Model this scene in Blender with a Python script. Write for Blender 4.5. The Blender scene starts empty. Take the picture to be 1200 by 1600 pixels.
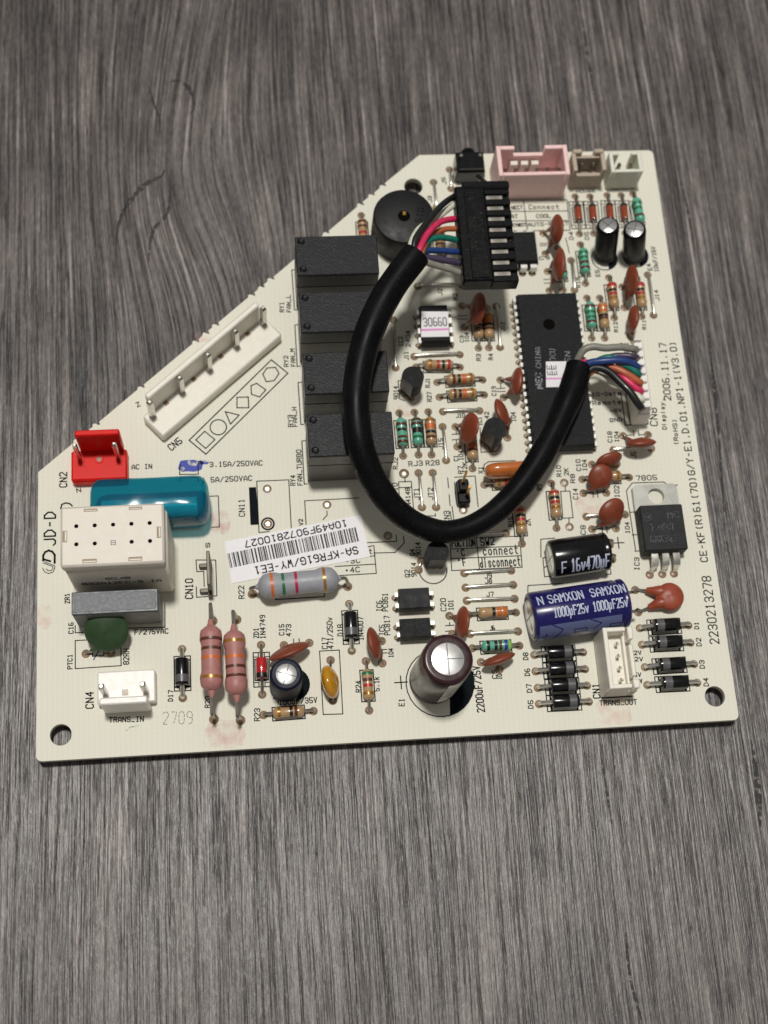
import bpy, bmesh, math, random
from mathutils import Vector, Matrix

# ------------------------------------------------------------------ camera, world, lamps
SC = bpy.context.scene
MM = 0.001                      # everything below is written in millimetres
LIFT = 4.0                      # height of the board's top face over the table
random.seed(7)

cam_data = bpy.data.cameras.new('camera')
cam = bpy.data.objects.new('camera', cam_data)
SC.collection.objects.link(cam)
SC.camera = cam
cam_data.sensor_fit = 'VERTICAL'
cam_data.sensor_height = 24.0
cam_data.lens = 24.0 * 2158.46 / 1600.0
cam_data.clip_start = 0.01
cam_data.clip_end = 20.0
right = Vector((0.99485, -0.07080, 0.07250))
down = Vector((-0.04426, -0.94716, -0.31768))
fwd = right.cross(down)
right = down.cross(fwd)
cm = Matrix((right.normalized(), (-down).normalized(), (-fwd).normalized())).transposed().to_4x4()
cm.translation = Vector((44.855, -42.788, 273.638 + LIFT)) * MM
cam.matrix_world = cm
cam_data.dof.use_dof = True
cam_data.dof.focus_distance = 0.272
cam_data.dof.aperture_fstop = 10.5

world = bpy.data.worlds.new('World')
SC.world = world
world.use_nodes = True
bg = world.node_tree.nodes['Background']
bg.inputs['Color'].default_value = (1.0, 0.965, 0.92, 1)
bg.inputs['Strength'].default_value = 0.19

def area(name, loc, aim, size, watts, col):
    l = bpy.data.lights.new(name, 'AREA')
    l.shape = 'DISK'
    l.size = size
    l.energy = watts
    l.color = col
    o = bpy.data.objects.new(name, l)
    SC.collection.objects.link(o)
    o.location = loc
    o.rotation_euler = (Vector(aim) - Vector(loc)).to_track_quat('-Z', 'Y').to_euler()
area('ceiling_lamp', (-0.03, 0.36, 2.2), (0.07, 0.05, 0), 0.22, 37.5, (1.0, 0.97, 0.915))

SC.view_settings.view_transform = 'Standard'
SC.view_settings.look = 'None'
SC.view_settings.exposure = 0.0
SC.view_settings.gamma = 1.0

# ------------------------------------------------------------------ materials
def lin(h):
    c = [int(h[i:i + 2], 16) / 255 for i in (0, 2, 4)]
    return tuple(x / 12.92 if x <= 0.04045 else ((x + 0.055) / 1.055) ** 2.4 for x in c)

MATS = {}
def mat(name, hexcol, rough=0.45, metal=0.0, var=0.12, scale=700.0, bump=0.0, bscale=3000.0, coat=0.0, trans=0.0, spec=0.5, sss=0.0, dust=0.0):
    m = bpy.data.materials.new(name)
    m.use_nodes = True
    nt = m.node_tree
    N, L = nt.nodes, nt.links
    b = N['Principled BSDF']
    col = lin(hexcol)
    tc = N.new('ShaderNodeTexCoord')
    no = N.new('ShaderNodeTexNoise')
    no.inputs['Scale'].default_value = scale
    no.inputs['Detail'].default_value = 4
    L.new(tc.outputs['Object'], no.inputs['Vector'])
    rp = N.new('ShaderNodeMapRange')
    rp.inputs['From Min'].default_value = 0.3
    rp.inputs['From Max'].default_value = 0.7
    rp.inputs['To Min'].default_value = 1 - var
    rp.inputs['To Max'].default_value = 1 + var
    L.new(no.outputs['Fac'], rp.inputs['Value'])
    mx = N.new('ShaderNodeVectorMath')
    mx.operation = 'SCALE'
    mx.inputs[0].default_value = col
    L.new(rp.outputs['Result'], mx.inputs['Scale'])
    if dust:
        dn = N.new('ShaderNodeTexNoise')
        dn.inputs['Scale'].default_value = 2600
        dn.inputs['Detail'].default_value = 1
        L.new(tc.outputs['Object'], dn.inputs['Vector'])
        dm = N.new('ShaderNodeMapRange')
        dm.inputs['From Min'].default_value = 0.64
        dm.inputs['From Max'].default_value = 0.76
        dm.inputs['To Max'].default_value = dust
        L.new(dn.outputs['Fac'], dm.inputs['Value'])
        dx = N.new('ShaderNodeMix')
        dx.data_type = 'RGBA'
        L.new(dm.outputs['Result'], dx.inputs['Factor'])
        L.new(mx.outputs['Vector'], dx.inputs['A'])
        dx.inputs['B'].default_value = (0.34, 0.33, 0.31, 1)
        L.new(dx.outputs['Result'], b.inputs['Base Color'])
    else:
        L.new(mx.outputs['Vector'], b.inputs['Base Color'])
    b.inputs['Metallic'].default_value = metal
    rr = N.new('ShaderNodeMapRange')
    rr.inputs['From Min'].default_value = 0.3
    rr.inputs['From Max'].default_value = 0.7
    rr.inputs['To Min'].default_value = max(0.02, rough * 0.85)
    rr.inputs['To Max'].default_value = min(1, rough * 1.15)
    L.new(no.outputs['Fac'], rr.inputs['Value'])
    L.new(rr.outputs['Result'], b.inputs['Roughness'])
    b.inputs['Specular IOR Level'].default_value = spec
    b.inputs['Coat Weight'].default_value = coat
    b.inputs['Coat Roughness'].default_value = 0.08
    b.inputs['Transmission Weight'].default_value = trans
    if sss:
        b.inputs['Subsurface Weight'].default_value = sss
        b.inputs['Subsurface Scale'].default_value = 0.001
        b.inputs['Subsurface Radius'].default_value = (1, 0.9, 0.8)
    if bump:
        n2 = N.new('ShaderNodeTexNoise')
        n2.inputs['Scale'].default_value = bscale
        n2.inputs['Detail'].default_value = 2
        L.new(tc.outputs['Object'], n2.inputs['Vector'])
        bp = N.new('ShaderNodeBump')
        bp.inputs['Strength'].default_value = bump
        bp.inputs['Distance'].default_value = 0.0001
        L.new(n2.outputs['Fac'], bp.inputs['Height'])
        L.new(bp.outputs['Normal'], b.inputs['Normal'])
    MATS[name] = m
    return m

mat('ink', '0d1418', 0.7, var=0.25, spec=0.08)
mat('hole_shade', '0b0a09', 0.9, spec=0.05)  # flat dark colour standing in for the shade inside holes
mat('ink_grey', '63686a', 0.7, var=0.3)
mat('flux', '8c745a', 0.35, var=0.35, scale=900)
mat('tin', 'cfcdc6', 0.26, 0.9, var=0.15, scale=500)
mat('tin_dull', '97928a', 0.36, 0.9, var=0.25, scale=500)
mat('score', '5b5b5e', 0.5)
mat('pin_sheen', 'dcdad4', 0.45, 0.5, var=0.08)  # tin whitened to stand in for lamp reflection on the pin shoulders
mat('lit_side_grey', '565350', 0.38, var=0.05, spec=0.4)  # black plastic lightened: reflected light put into the colour
mat('alu', 'dededc', 0.3, 0.9, var=0.06, scale=300)
mat('tab_metal', '9a9a95', 0.42, 1.0, var=0.1, scale=300, bump=0.15)
mat('spade', '5d5850', 0.5, 0.8, var=0.3, scale=400)
mat('gold', 'b08a46', 0.3, 1.0)
mat('relay_black', '191a1e', 0.5, var=0.35, scale=1900, bump=0.7, bscale=2600, spec=0.25, dust=0.14)
mat('chip_black', '1c1d1f', 0.55, var=0.1, bump=0.25, bscale=4000, spec=0.13, dust=0.12)
mat('chip_face', '242527', 0.6, var=0.1, bump=0.25, bscale=4000, spec=0.25)
mat('black_gloss', '0e0e10', 0.2, var=0.1, spec=0.45)
mat('black_plastic', '0c0c0e', 0.36, var=0.12, spec=0.15, dust=0.15)
mat('black_rubber', '0d0d0f', 0.42, var=0.3, scale=180, bump=0.12, bscale=700, spec=0.1, dust=0.05)
mat('buzzer', '17181a', 0.5, var=0.08, bump=0.15, spec=0.3)
mat('band_grey', '5a5a5c', 0.35, var=0.1)
mat('relay_cream', 'e0d9cd', 0.5, var=0.04, bump=0.1)
mat('relay_cream_shade', '9d8a72', 0.6, var=0.08)  # darker copy of the cream, painted shade for the cap slots
mat('nylon', 'e9e4d8', 0.42, var=0.04, sss=0.15)
mat('nylon_white', 'eeeae4', 0.4, var=0.03, sss=0.15)
mat('nylon_pale', 'e0e0d2', 0.42, var=0.04, sss=0.15)
mat('nylon_beige', 'b5a796', 0.5, var=0.06)
mat('nylon_pink', 'f3cfcd', 0.42, var=0.04, sss=0.15)
mat('nylon_red', 'da1a14', 0.36, var=0.06, spec=0.16)
mat('sleeve_brown', '361d21', 0.24, var=0.1, spec=0.35)
mat('sleeve_blue', '1e1b5a', 0.24, var=0.1, spec=0.35)
mat('sleeve_stripe', '59628a', 0.35, var=0.06, coat=0.3)
mat('sleeve_navy', '10152b', 0.5, var=0.1, spec=0.2)
mat('sleeve_white', 'd6d3c8', 0.3, var=0.04, coat=0.3)
mat('sleeve_grey', '38383a', 0.32, var=0.06, coat=0.3)
mat('print_silver', 'b9c0d6', 0.4, var=0.08)
mat('print_white', 'dfe0e0', 0.5, var=0.05)
mat('print_faint', '7e8088', 0.5, var=0.3, scale=1500)
mat('print_dim', '4b4c52', 0.6, var=0.25, scale=1500)
mat('print_dark', '55565a', 0.5, var=0.1)
mat('film_grey', '63676c', 0.5, var=0.14, scale=1500, bump=0.5, bscale=1500)
mat('film_side', '676766', 0.55, var=0.06)
mat('film_rim', '3c4148', 0.4, var=0.05)
mat('ptc_green', '2c4528', 0.5, var=0.15, scale=500, bump=0.15)
mat('ceramic', '7f3b25', 0.42, var=0.13, scale=350, bump=0.12, bscale=1200)
mat('ceramic_light', '95442e', 0.42, var=0.1, scale=350, bump=0.1)
mat('resonator', 'bf6c33', 0.2, var=0.08, coat=0.5)
mat('film_yellow', 'bd8417', 0.18, var=0.12, scale=300, coat=0.6)
mat('res_tan', 'b19068', 0.28, var=0.08, coat=0.4)
mat('res_teal', '60b096', 0.3, var=0.1, coat=0.35)
mat('res_pink', 'ab7570', 0.48, var=0.09, scale=900, bump=0.15)
mat('res_grey', '9a9ba2', 0.46, var=0.06, bump=0.12)
mat('b_brown', '5a2f22', 0.4)
mat('b_black', '1a1716', 0.4)
mat('b_red', 'b02a2c', 0.4)
mat('b_orange', 'c9682f', 0.4)
mat('b_green', '1f7046', 0.4)
mat('b_blue', '2d3a8c', 0.4)
mat('b_lime', '9cc24a', 0.4)
mat('b_gold', 'a5763a', 0.32, 0.4)
mat('b_crimson', 'a8214a', 0.4)
mat('glass_red', 'b8282a', 0.12, coat=0.6, var=0.1)
mat('glass_orange', '96432a', 0.14, coat=0.6, var=0.15)
mat('fuse_glow_core', 'd8f0f0', 0.3, var=0.1)  # pale so the sleeve shows a painted cyan glow
mat('w_black', '17181a', 0.38, coat=0.2)
mat('w_white', 'd5d8c6', 0.4)
mat('w_red', 'd4315f', 0.38)
mat('w_orange', 'b5613f', 0.4)
mat('w_green', '177061', 0.38)
mat('w_blue', '243f7a', 0.38)
mat('w_purple', '453a52', 0.4)
mat('w_grey', '85837a', 0.42)
mat('paper', 'e9e7ea', 0.55, var=0.03)
mat('paper_ink', '1c1c20', 0.6, var=0.15)
mat('marker_pink', 'e08ac8', 0.6)

def sleeve_clear():
    m = bpy.data.materials.new('fuse_teal')
    m.use_nodes = True
    N, L = m.node_tree.nodes, m.node_tree.links
    b = N['Principled BSDF']
    b.inputs['Base Color'].default_value = (*lin('04607c'), 1)
    b.inputs['Roughness'].default_value = 0.14
    b.inputs['Coat Weight'].default_value = 0.5
    b.inputs['Coat Roughness'].default_value = 0.05
    tr = N.new('ShaderNodeBsdfTransparent')
    tr.inputs['Color'].default_value = (0.10, 0.78, 0.90, 1)
    mx = N.new('ShaderNodeMixShader')
    mx.inputs['Fac'].default_value = 0.54
    L.new(tr.outputs['BSDF'], mx.inputs[1])
    L.new(b.outputs['BSDF'], mx.inputs[2])
    L.new(mx.outputs['Shader'], N['Material Output'].inputs['Surface'])
    tc = N.new('ShaderNodeTexCoord')
    no = N.new('ShaderNodeTexNoise')
    no.inputs['Scale'].default_value = 130
    no.inputs['Detail'].default_value = 1
    L.new(tc.outputs['Object'], no.inputs['Vector'])
    bp = N.new('ShaderNodeBump')
    bp.inputs['Strength'].default_value = 0.6
    bp.inputs['Distance'].default_value = 0.0012
    L.new(no.outputs['Fac'], bp.inputs['Height'])
    L.new(bp.outputs['Normal'], b.inputs['Normal'])
    L.new(bp.outputs['Normal'], b.inputs['Coat Normal'])
    MATS['fuse_teal'] = m
sleeve_clear()

def stain(name, hexcol, amount, scale=900):
    m = bpy.data.materials.new(name)
    m.use_nodes = True
    N, L = m.node_tree.nodes, m.node_tree.links
    b = N['Principled BSDF']
    b.inputs['Base Color'].default_value = (*lin(hexcol), 1)
    b.inputs['Roughness'].default_value = 0.6
    tc = N.new('ShaderNodeTexCoord')
    no = N.new('ShaderNodeTexNoise')
    no.inputs['Scale'].default_value = scale
    no.inputs['Detail'].default_value = 5
    L.new(tc.outputs['Object'], no.inputs['Vector'])
    mr = N.new('ShaderNodeMapRange')
    mr.inputs['From Min'].default_value = 0.38
    mr.inputs['From Max'].default_value = 0.66
    mr.inputs['To Min'].default_value = 0.0
    mr.inputs['To Max'].default_value = amount
    L.new(no.outputs['Fac'], mr.inputs['Value'])
    L.new(mr.outputs['Result'], b.inputs['Alpha'])
    MATS[name] = m
stain('stamp_pink', 'e8a4a2', 0.2, 420)
stain('marker_blue', '3344a8', 2.2, 500)
stain('crack', '1d1b1c', 1.5, 900)
stain('sheath_print', '55555a', 1.2, 1500)
stain('pen_green', '58a06a', 0.9, 900)

# board laminate: cream paper/glass weave
def board_material():
    m = bpy.data.materials.new('laminate')
    m.use_nodes = True
    N, L = m.node_tree.nodes, m.node_tree.links
    b = N['Principled BSDF']
    tc = N.new('ShaderNodeTexCoord')
    ws = []
    for d in ('X', 'Y'):
        w = N.new('ShaderNodeTexWave')
        w.wave_type = 'BANDS'
        w.bands_direction = d
        w.inputs['Scale'].default_value = 310
        w.inputs['Distortion'].default_value = 2.2
        w.inputs['Detail'].default_value = 2
        w.inputs['Detail Scale'].default_value = 0.6
        L.new(tc.outputs['Object'], w.inputs['Vector'])
        ws.append(w)
    ad = N.new('ShaderNodeMath')
    ad.operation = 'MULTIPLY_ADD'
    L.new(ws[1].outputs['Fac'], ad.inputs[0])
    ad.inputs[1].default_value = 0.4
    L.new(ws[0].outputs['Fac'], ad.inputs[2])
    no = N.new('ShaderNodeTexNoise')
    no.inputs['Scale'].default_value = 60
    no.inputs['Detail'].default_value = 6
    L.new(tc.outputs['Object'], no.inputs['Vector'])
    a2 = N.new('ShaderNodeMath')
    a2.operation = 'MULTIPLY_ADD'
    L.new(no.outputs['Fac'], a2.inputs[0])
    a2.inputs[1].default_value = 1.6
    L.new(ad.outputs['Value'], a2.inputs[2])
    cr = N.new('ShaderNodeValToRGB')
    cr.color_ramp.elements[0].position = 0.2
    cr.color_ramp.elements[0].color = (*lin('dfddce'), 1)
    cr.color_ramp.elements[1].position = 0.95
    cr.color_ramp.elements[1].color = (*lin('e6e4d6'), 1)
    mr = N.new('ShaderNodeMath')
    mr.operation = 'MULTIPLY'
    mr.inputs[1].default_value = 0.32
    L.new(a2.outputs['Value'], mr.inputs[0])
    L.new(mr.outputs['Value'], cr.inputs['Fac'])
    L.new(cr.outputs['Color'], b.inputs['Base Color'])
    b.inputs['Roughness'].default_value = 0.6
    b.inputs['Specular IOR Level'].default_value = 0.15
    bp = N.new('ShaderNodeBump')
    bp.inputs['Strength'].default_value = 0.05
    bp.inputs['Distance'].default_value = 0.0001
    L.new(ad.outputs['Value'], bp.inputs['Height'])
    L.new(bp.outputs['Normal'], b.inputs['Normal'])
    MATS['laminate'] = m
board_material()

# table: dark grey embossed wood laminate, grain along y
def wood_material():
    m = bpy.data.materials.new('grey_wood')
    m.use_nodes = True
    N, L = m.node_tree.nodes, m.node_tree.links
    b = N['Principled BSDF']
    tc = N.new('ShaderNodeTexCoord')
    sep = N.new('ShaderNodeSeparateXYZ')
    L.new(tc.outputs['Object'], sep.inputs['Vector'])

    def math_(op, a, b_=None, c=None):
        n = N.new('ShaderNodeMath')
        n.operation = op
        for i, v in enumerate((a, b_, c)):
            if v is None:
                continue
            if isinstance(v, (int, float)):
                n.inputs[i].default_value = v
            else:
                L.new(v, n.inputs[i])
        return n.outputs['Value']

    def noise(vec, scale, detail=3, rough=0.55):
        n = N.new('ShaderNodeTexNoise')
        n.inputs['Scale'].default_value = scale
        n.inputs['Detail'].default_value = detail
        n.inputs['Roughness'].default_value = rough
        L.new(vec, n.inputs['Vector'])
        return n.outputs['Fac']

    def comb(x, y, z=0.0):
        n = N.new('ShaderNodeCombineXYZ')
        for i, v in enumerate((x, y, z)):
            if isinstance(v, (int, float)):
                n.inputs[i].default_value = v
            else:
                L.new(v, n.inputs[i])
        return n.outputs['Vector']
    X, Y = sep.outputs['X'], sep.outputs['Y']
    # the grain bends round two knots in the upper left and wanders slowly elsewhere
    low = noise(comb(math_('MULTIPLY', X, 1.0), math_('MULTIPLY', Y, 0.25)), 16, 2)
    g = math_('MULTIPLY_ADD', math_('SUBTRACT', low, 0.5), 0.006, X)
    knot = None
    for kx, ky, r, amp in ((0.0315, 0.148, 0.020, 0.007), (0.028, 0.125, 0.012, 0.004)):
        dx = math_('SUBTRACT', X, kx)
        dy = math_('MULTIPLY', math_('SUBTRACT', Y, ky), 0.55)
        d2 = math_('ADD', math_('MULTIPLY', dx, dx), math_('MULTIPLY', dy, dy))
        e = math_('POWER', 2.718, math_('MULTIPLY', d2, -1.0 / (r * r)))
        g = math_('MULTIPLY_ADD', e, amp, g)
        knot = e if knot is None else math_('MAXIMUM', knot, e)
    fine = noise(comb(g, math_('MULTIPLY', Y, 0.022)), 1350, 3, 0.6)
    mid = noise(comb(g, math_('MULTIPLY', Y, 0.05), 3.0), 420, 3, 0.6)
    broad = noise(comb(g, math_('MULTIPLY', Y, 0.12), 7.0), 75, 3)
    blot = noise(comb(X, math_('MULTIPLY', Y, 0.45), 2.0), 110, 6, 0.72)
    grit = noise(comb(X, math_('MULTIPLY', Y, 0.22), 5.0), 2300, 2)
    c = lambda v, k: math_('MULTIPLY', math_('SUBTRACT', v, 0.5), k)

    def step(v, lo, hi):
        n = N.new('ShaderNodeMapRange')
        n.interpolation_type = 'SMOOTHSTEP'
        n.inputs['From Min'].default_value = lo
        n.inputs['From Max'].default_value = hi
        L.new(v, n.inputs['Value'])
        return n.outputs['Result']
    # thin dark pores and pale fibres that follow the grain
    pn = noise(comb(g, math_('MULTIPLY', Y, 0.02), 11.0), 520, 3, 0.7)
    pore = math_('SUBTRACT', 1.0, step(math_('ABSOLUTE', math_('SUBTRACT', pn, 0.5)), 0.0, 0.035))
    fib = step(noise(comb(g, math_('MULTIPLY', Y, 0.022), 15.0), 1050, 2, 0.6), 0.56, 0.7)
    patch = noise(comb(X, math_('MULTIPLY', Y, 0.7), 9.0), 14, 2)
    amp = math_('MULTIPLY_ADD', math_('SUBTRACT', patch, 0.5), 2.0, 1.05)
    h = math_('MULTIPLY', math_('ADD', c(fine, 1.3), c(mid, 0.6)), amp)
    h = math_('MULTIPLY_ADD', pore, -0.25, h)
    h = math_('MULTIPLY_ADD', fib, 0.25, h)
    col_in = math_('ADD', h, c(broad, 0.5))
    col_in = math_('ADD', col_in, c(blot, 0.7))
    col_in = math_('ADD', col_in, c(grit, 0.55))
    col_in = math_('ADD', col_in, 0.47)
    cr = N.new('ShaderNodeValToRGB')
    els = cr.color_ramp.elements
    els[0].position = 0.05
    els[0].color = (*lin('1f1d1d'), 1)
    els[1].position = 0.95
    els[1].color = (*lin('a39a98'), 1)
    for p, hx in ((0.28, '413c3b'), (0.48, '5b5553'), (0.68, '726b68')):
        e = els.new(p)
        e.color = (*lin(hx), 1)
    L.new(col_in, cr.inputs['Fac'])
    L.new(cr.outputs['Color'], b.inputs['Base Color'])
    b.inputs['Roughness'].default_value = 0.4
    b.inputs['Specular IOR Level'].default_value = 0.62
    bp = N.new('ShaderNodeBump')
    bp.inputs['Strength'].default_value = 1.0
    bp.inputs['Distance'].default_value = 0.00022
    L.new(math_('ADD', h, c(grit, 0.35)), bp.inputs['Height'])
    L.new(bp.outputs['Normal'], b.inputs['Normal'])
    MATS['grey_wood'] = m
wood_material()

# ------------------------------------------------------------------ mesh helpers (millimetres)
class MB:
    def __init__(self):
        self.v, self.f, self.m = [], [], []

    def add(self, verts, faces, mat=0, M=None):
        o = len(self.v)
        for p in verts:
            p = Vector(p)
            self.v.append(M @ p if M is not None else p)
        for f in faces:
            self.f.append([i + o for i in f])
            self.m.append(mat)
        return self

    def box(self, x0, x1, y0, y1, z0, z1, bev=0.15, mat=0, M=None):
        c = ((x0 + x1) / 2, (y0 + y1) / 2, (z0 + z1) / 2)
        hs = (abs(x1 - x0) / 2, abs(y1 - y0) / 2, abs(z1 - z0) / 2)
        bev = min(bev, min(hs) * 0.45)
        idx, vs, fs = {}, [], []
        for sx in (-1, 1):
            for sy in (-1, 1):
                for sz in (-1, 1):
                    s = (sx, sy, sz)
                    for a in range(3):
                        idx[s, a] = len(vs)
                        vs.append([c[i] + s[i] * (hs[i] - (0 if i == a else bev)) for i in range(3)])
        for a in range(3):
            b_, c_ = (a + 1) % 3, (a + 2) % 3
            for s in (-1, 1):
                q = []
                for p, r in ((-1, -1), (1, -1), (1, 1), (-1, 1)):
                    k = [0, 0, 0]
                    k[a], k[b_], k[c_] = s, p, r
                    q.append(idx[tuple(k), a])
                fs.append(q)
            for s in (-1, 1):
                for t in (-1, 1):
                    k0, k1 = [0, 0, 0], [0, 0, 0]
                    k0[a], k0[b_], k0[c_] = s, t, -1
                    k1[a], k1[b_], k1[c_] = s, t, 1
                    fs.append([idx[tuple(k0), a], idx[tuple(k1), a], idx[tuple(k1), b_], idx[tuple(k0), b_]])
        for sx in (-1, 1):
            for sy in (-1, 1):
                for sz in (-1, 1):
                    fs.append([idx[(sx, sy, sz), a] for a in range(3)])
        return self.add(vs, fs, mat, M)

    def lathe(self, prof, p0=(0, 0, 0), axis=(0, 0, 1), seg=20, mat=0, M=None, close=True):
        ax = Vector(axis).normalized()
        u = ax.orthogonal().normalized()
        w = ax.cross(u)
        p0 = Vector(p0)
        vs, fs = [], []
        for t, r in prof:
            for k in range(seg):
                a = 2 * math.pi * k / seg
                vs.append(p0 + ax * t + (u * math.cos(a) + w * math.sin(a)) * max(r, 1e-4))
        for i in range(len(prof) - 1):
            for k in range(seg):
                k2 = (k + 1) % seg
                fs.append([i * seg + k, i * seg + k2, (i + 1) * seg + k2, (i + 1) * seg + k])
        if close:
            fs.append(list(range(seg)))
            fs.append([(len(prof) - 1) * seg + k for k in range(seg)])
        return self.add(vs, fs, mat, M)

    def cyl(self, p0, p1, r, r1=None, seg=14, mat=0, M=None):
        p0, p1 = Vector(p0), Vector(p1)
        return self.lathe([(0, r), ((p1 - p0).length, r if r1 is None else r1)], p0, p1 - p0, seg, mat, M)

    def tube(self, pts, r, seg=8, mat=0, M=None):
        pts = [Vector(p) for p in pts]
        rs = r if isinstance(r, (list, tuple)) else [r] * len(pts)
        vs, fs = [], []
        u = None
        for i, p in enumerate(pts):
            t = (pts[min(i + 1, len(pts) - 1)] - pts[max(i - 1, 0)]).normalized()
            if u is None:
                u = t.orthogonal().normalized()
            u = (u - t * u.dot(t)).normalized()
            w = t.cross(u)
            for k in range(seg):
                a = 2 * math.pi * k / seg
                vs.append(p + (u * math.cos(a) + w * math.sin(a)) * rs[i])
        for i in range(len(pts) - 1):
            for k in range(seg):
                k2 = (k + 1) % seg
                fs.append([i * seg + k, i * seg + k2, (i + 1) * seg + k2, (i + 1) * seg + k])
        fs.append(list(range(seg)))
        fs.append([(len(pts) - 1) * seg + k for k in range(seg)])
        return self.add(vs, fs, mat, M)

    def prism(self, poly, z0, z1, mat=0, M=None):
        n = len(poly)
        vs = [(x, y, z0) for x, y in poly] + [(x, y, z1) for x, y in poly]
        fs = [list(range(n)), list(range(n, 2 * n))] + [[i, (i + 1) % n, n + (i + 1) % n, n + i] for i in range(n)]
        return self.add(vs, fs, mat, M)

    def sheet(self, poly, z, mat=0):
        return self.add([(x, y, z) for x, y in poly], [list(range(len(poly)))], mat)

    def stroke(self, pts, w, z=0.0, mat=0, closed=False, warp=None, step=None):
        pts = [Vector((p[0], p[1])) for p in pts]
        if closed:
            pts = pts + pts[:1]
        for a, b in zip(pts, pts[1:]):
            d = b - a
            ln = d.length
            if ln < 1e-6:
                continue
            d /= ln
            n = Vector((-d.y, d.x)) * w / 2
            a2, b2 = a - d * w * 0.42, b + d * w * 0.42
            k = max(1, int(math.ceil((b2 - a2).length / step))) if step else 1
            vs, fs = [], []
            for i in range(k + 1):
                c = a2.lerp(b2, i / k)
                for q in (c - n, c + n):
                    vs.append(warp(q.x, q.y) if warp else (q.x, q.y, z))
            for i in range(k):
                fs.append([2 * i, 2 * i + 2, 2 * i + 3, 2 * i + 1])
            self.add(vs, fs, mat)
        return self

    def mesh(self, name, mats):
        me = bpy.data.meshes.new(name)
        me.from_pydata([v * MM for v in self.v], [], self.f)
        for i, p in enumerate(me.polygons):
            p.material_index = self.m[i]
        for k in (mats if isinstance(mats, (list, tuple)) else [mats]):
            me.materials.append(MATS[k])
        bm = bmesh.new()
        bm.from_mesh(me)
        bmesh.ops.recalc_face_normals(bm, faces=bm.faces)
        bm.to_mesh(me)
        bm.free()
        me.polygons.foreach_set('use_smooth', [True] * len(me.polygons))
        me.set_sharp_from_angle(angle=math.radians(38))
        return me

COL = SC.collection
def put(name, data, parent=None, loc=(0, 0, 0), rotz=0.0, label=None, kind=None, M=None):
    o = bpy.data.objects.new(name, data)
    COL.objects.link(o)
    if M is not None:
        o.matrix_basis = M
    else:
        o.location = Vector((loc[0], loc[1], loc[2] if len(loc) > 2 else 0)) * MM
        o.rotation_euler = (0, 0, rotz)
    if parent is not None:
        o.parent = parent
    if label:
        o['label'] = label
    if kind:
        o['kind'] = kind
    return o

CACHE = {}
def cached(key, fn):
    if key not in CACHE:
        CACHE[key] = fn()
    return CACHE[key]

def thing(name, label, cat, loc=(0, 0, 0)):
    o = put(name, None, None, loc)
    o['label'] = label
    o['category'] = cat
    o.empty_display_size = 0.01
    return o

def V2(a, b):
    a, b = Vector(a[:2]), Vector(b[:2])
    d = b - a
    return (a + b) / 2, math.atan2(d.y, d.x), d.length

def smooth_path(pts, n=6):
    pts = [Vector(p) for p in pts]
    out = []
    for i in range(len(pts) - 1):
        p0, p1, p2, p3 = pts[max(i - 1, 0)], pts[i], pts[i + 1], pts[min(i + 2, len(pts) - 1)]
        for k in range(n):
            t = k / n
            out.append(0.5 * (2 * p1 + (p2 - p0) * t + (2 * p0 - 5 * p1 + 4 * p2 - p3) * t * t + (3 * p1 - p0 - 3 * p2 + p3) * t ** 3))
    out.append(pts[-1])
    return out

# stroke lettering: each glyph on a 4 x 6 grid, strokes as digit pairs
GL = {
 'A': '00 04 26 44 40;02 42', 'B': '00 06 36 45 44 33 03;33 42 41 30 00', 'C': '45 36 16 05 01 10 30 41', 'D': '00 06 26 44 42 20 00',
 'E': '46 06 00 40;03 33', 'F': '46 06 00;03 33', 'G': '45 36 16 05 01 10 30 41 43 23', 'H': '00 06;40 46;03 43', 'I': '10 30;20 26;16 36',
 'J': '46 41 30 10 01', 'K': '00 06;46 03;14 40', 'L': '06 00 40', 'M': '00 06 23 46 40', 'N': '00 06 40 46', 'O': '10 01 05 16 36 45 41 30 10',
 'P': '00 06 36 45 44 33 03', 'Q': '10 01 05 16 36 45 41 30 10;22 40', 'R': '00 06 36 45 44 33 03;23 40', 'S': '45 36 16 05 04 13 33 42 41 30 10 01',
 'T': '06 46;26 20', 'U': '06 01 10 30 41 46', 'V': '06 20 46', 'W': '06 10 23 30 46', 'X': '00 46;06 40', 'Y': '06 23 46;23 20', 'Z': '06 46 00 40',
 '0': '10 01 05 16 36 45 41 30 10', '1': '15 26 20;10 30', '2': '05 16 36 45 44 00 40', '3': '05 16 36 45 44 33 13;33 42 41 30 10 01',
 '4': '30 36 02 42', '5': '46 06 03 33 42 41 30 10 01', '6': '36 16 05 01 10 30 41 42 33 03', '7': '06 46 45 20',
 '8': '13 04 05 16 36 45 44 33 13 02 01 10 30 41 42 33', '9': '43 13 04 05 16 36 45 41 30 10', '-': '13 33', '_': '00 40', '/': '00 46',
 '.': '20 21', ',': '2a 21', '+': '13 33;24 22', '(': '36 25 21 30', ')': '16 25 21 10', '*': '05 16 15 05', '=': '02 42;04 44',
 'a': '04 24 33 30 10 01 12 32', 'c': '33 24 14 03 01 10 20 31', 'd': '32 23 13 02 01 10 20 31;36 30', 'e': '02 32 33 24 14 03 01 10 30',
 'h': '06 00;03 14 24 33 30', 'i': '10 14;16 15', 'k': '06 00;34 02;13 30', 'l': '16 10', 'm': '00 04;03 14 23 20;23 34 43 40', 'n': '00 04;03 14 24 33 30',
 'o': '10 01 03 14 24 33 31 20 10', 'p': '0a 04 24 33 31 20 00', 'r': '00 04;02 14 24', 's': '33 24 14 03 12 22 31 20 10 01', 't': '16 11 20 30;04 34',
 'u': '04 01 10 20 31;34 30', 'v': '04 20 44', 'y': '04 20;44 20 0a', 'F ': '', 'U_': '', 'm_': '', '\u00b5': '0a 04;01 10 20 31;34 30',
}
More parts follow.
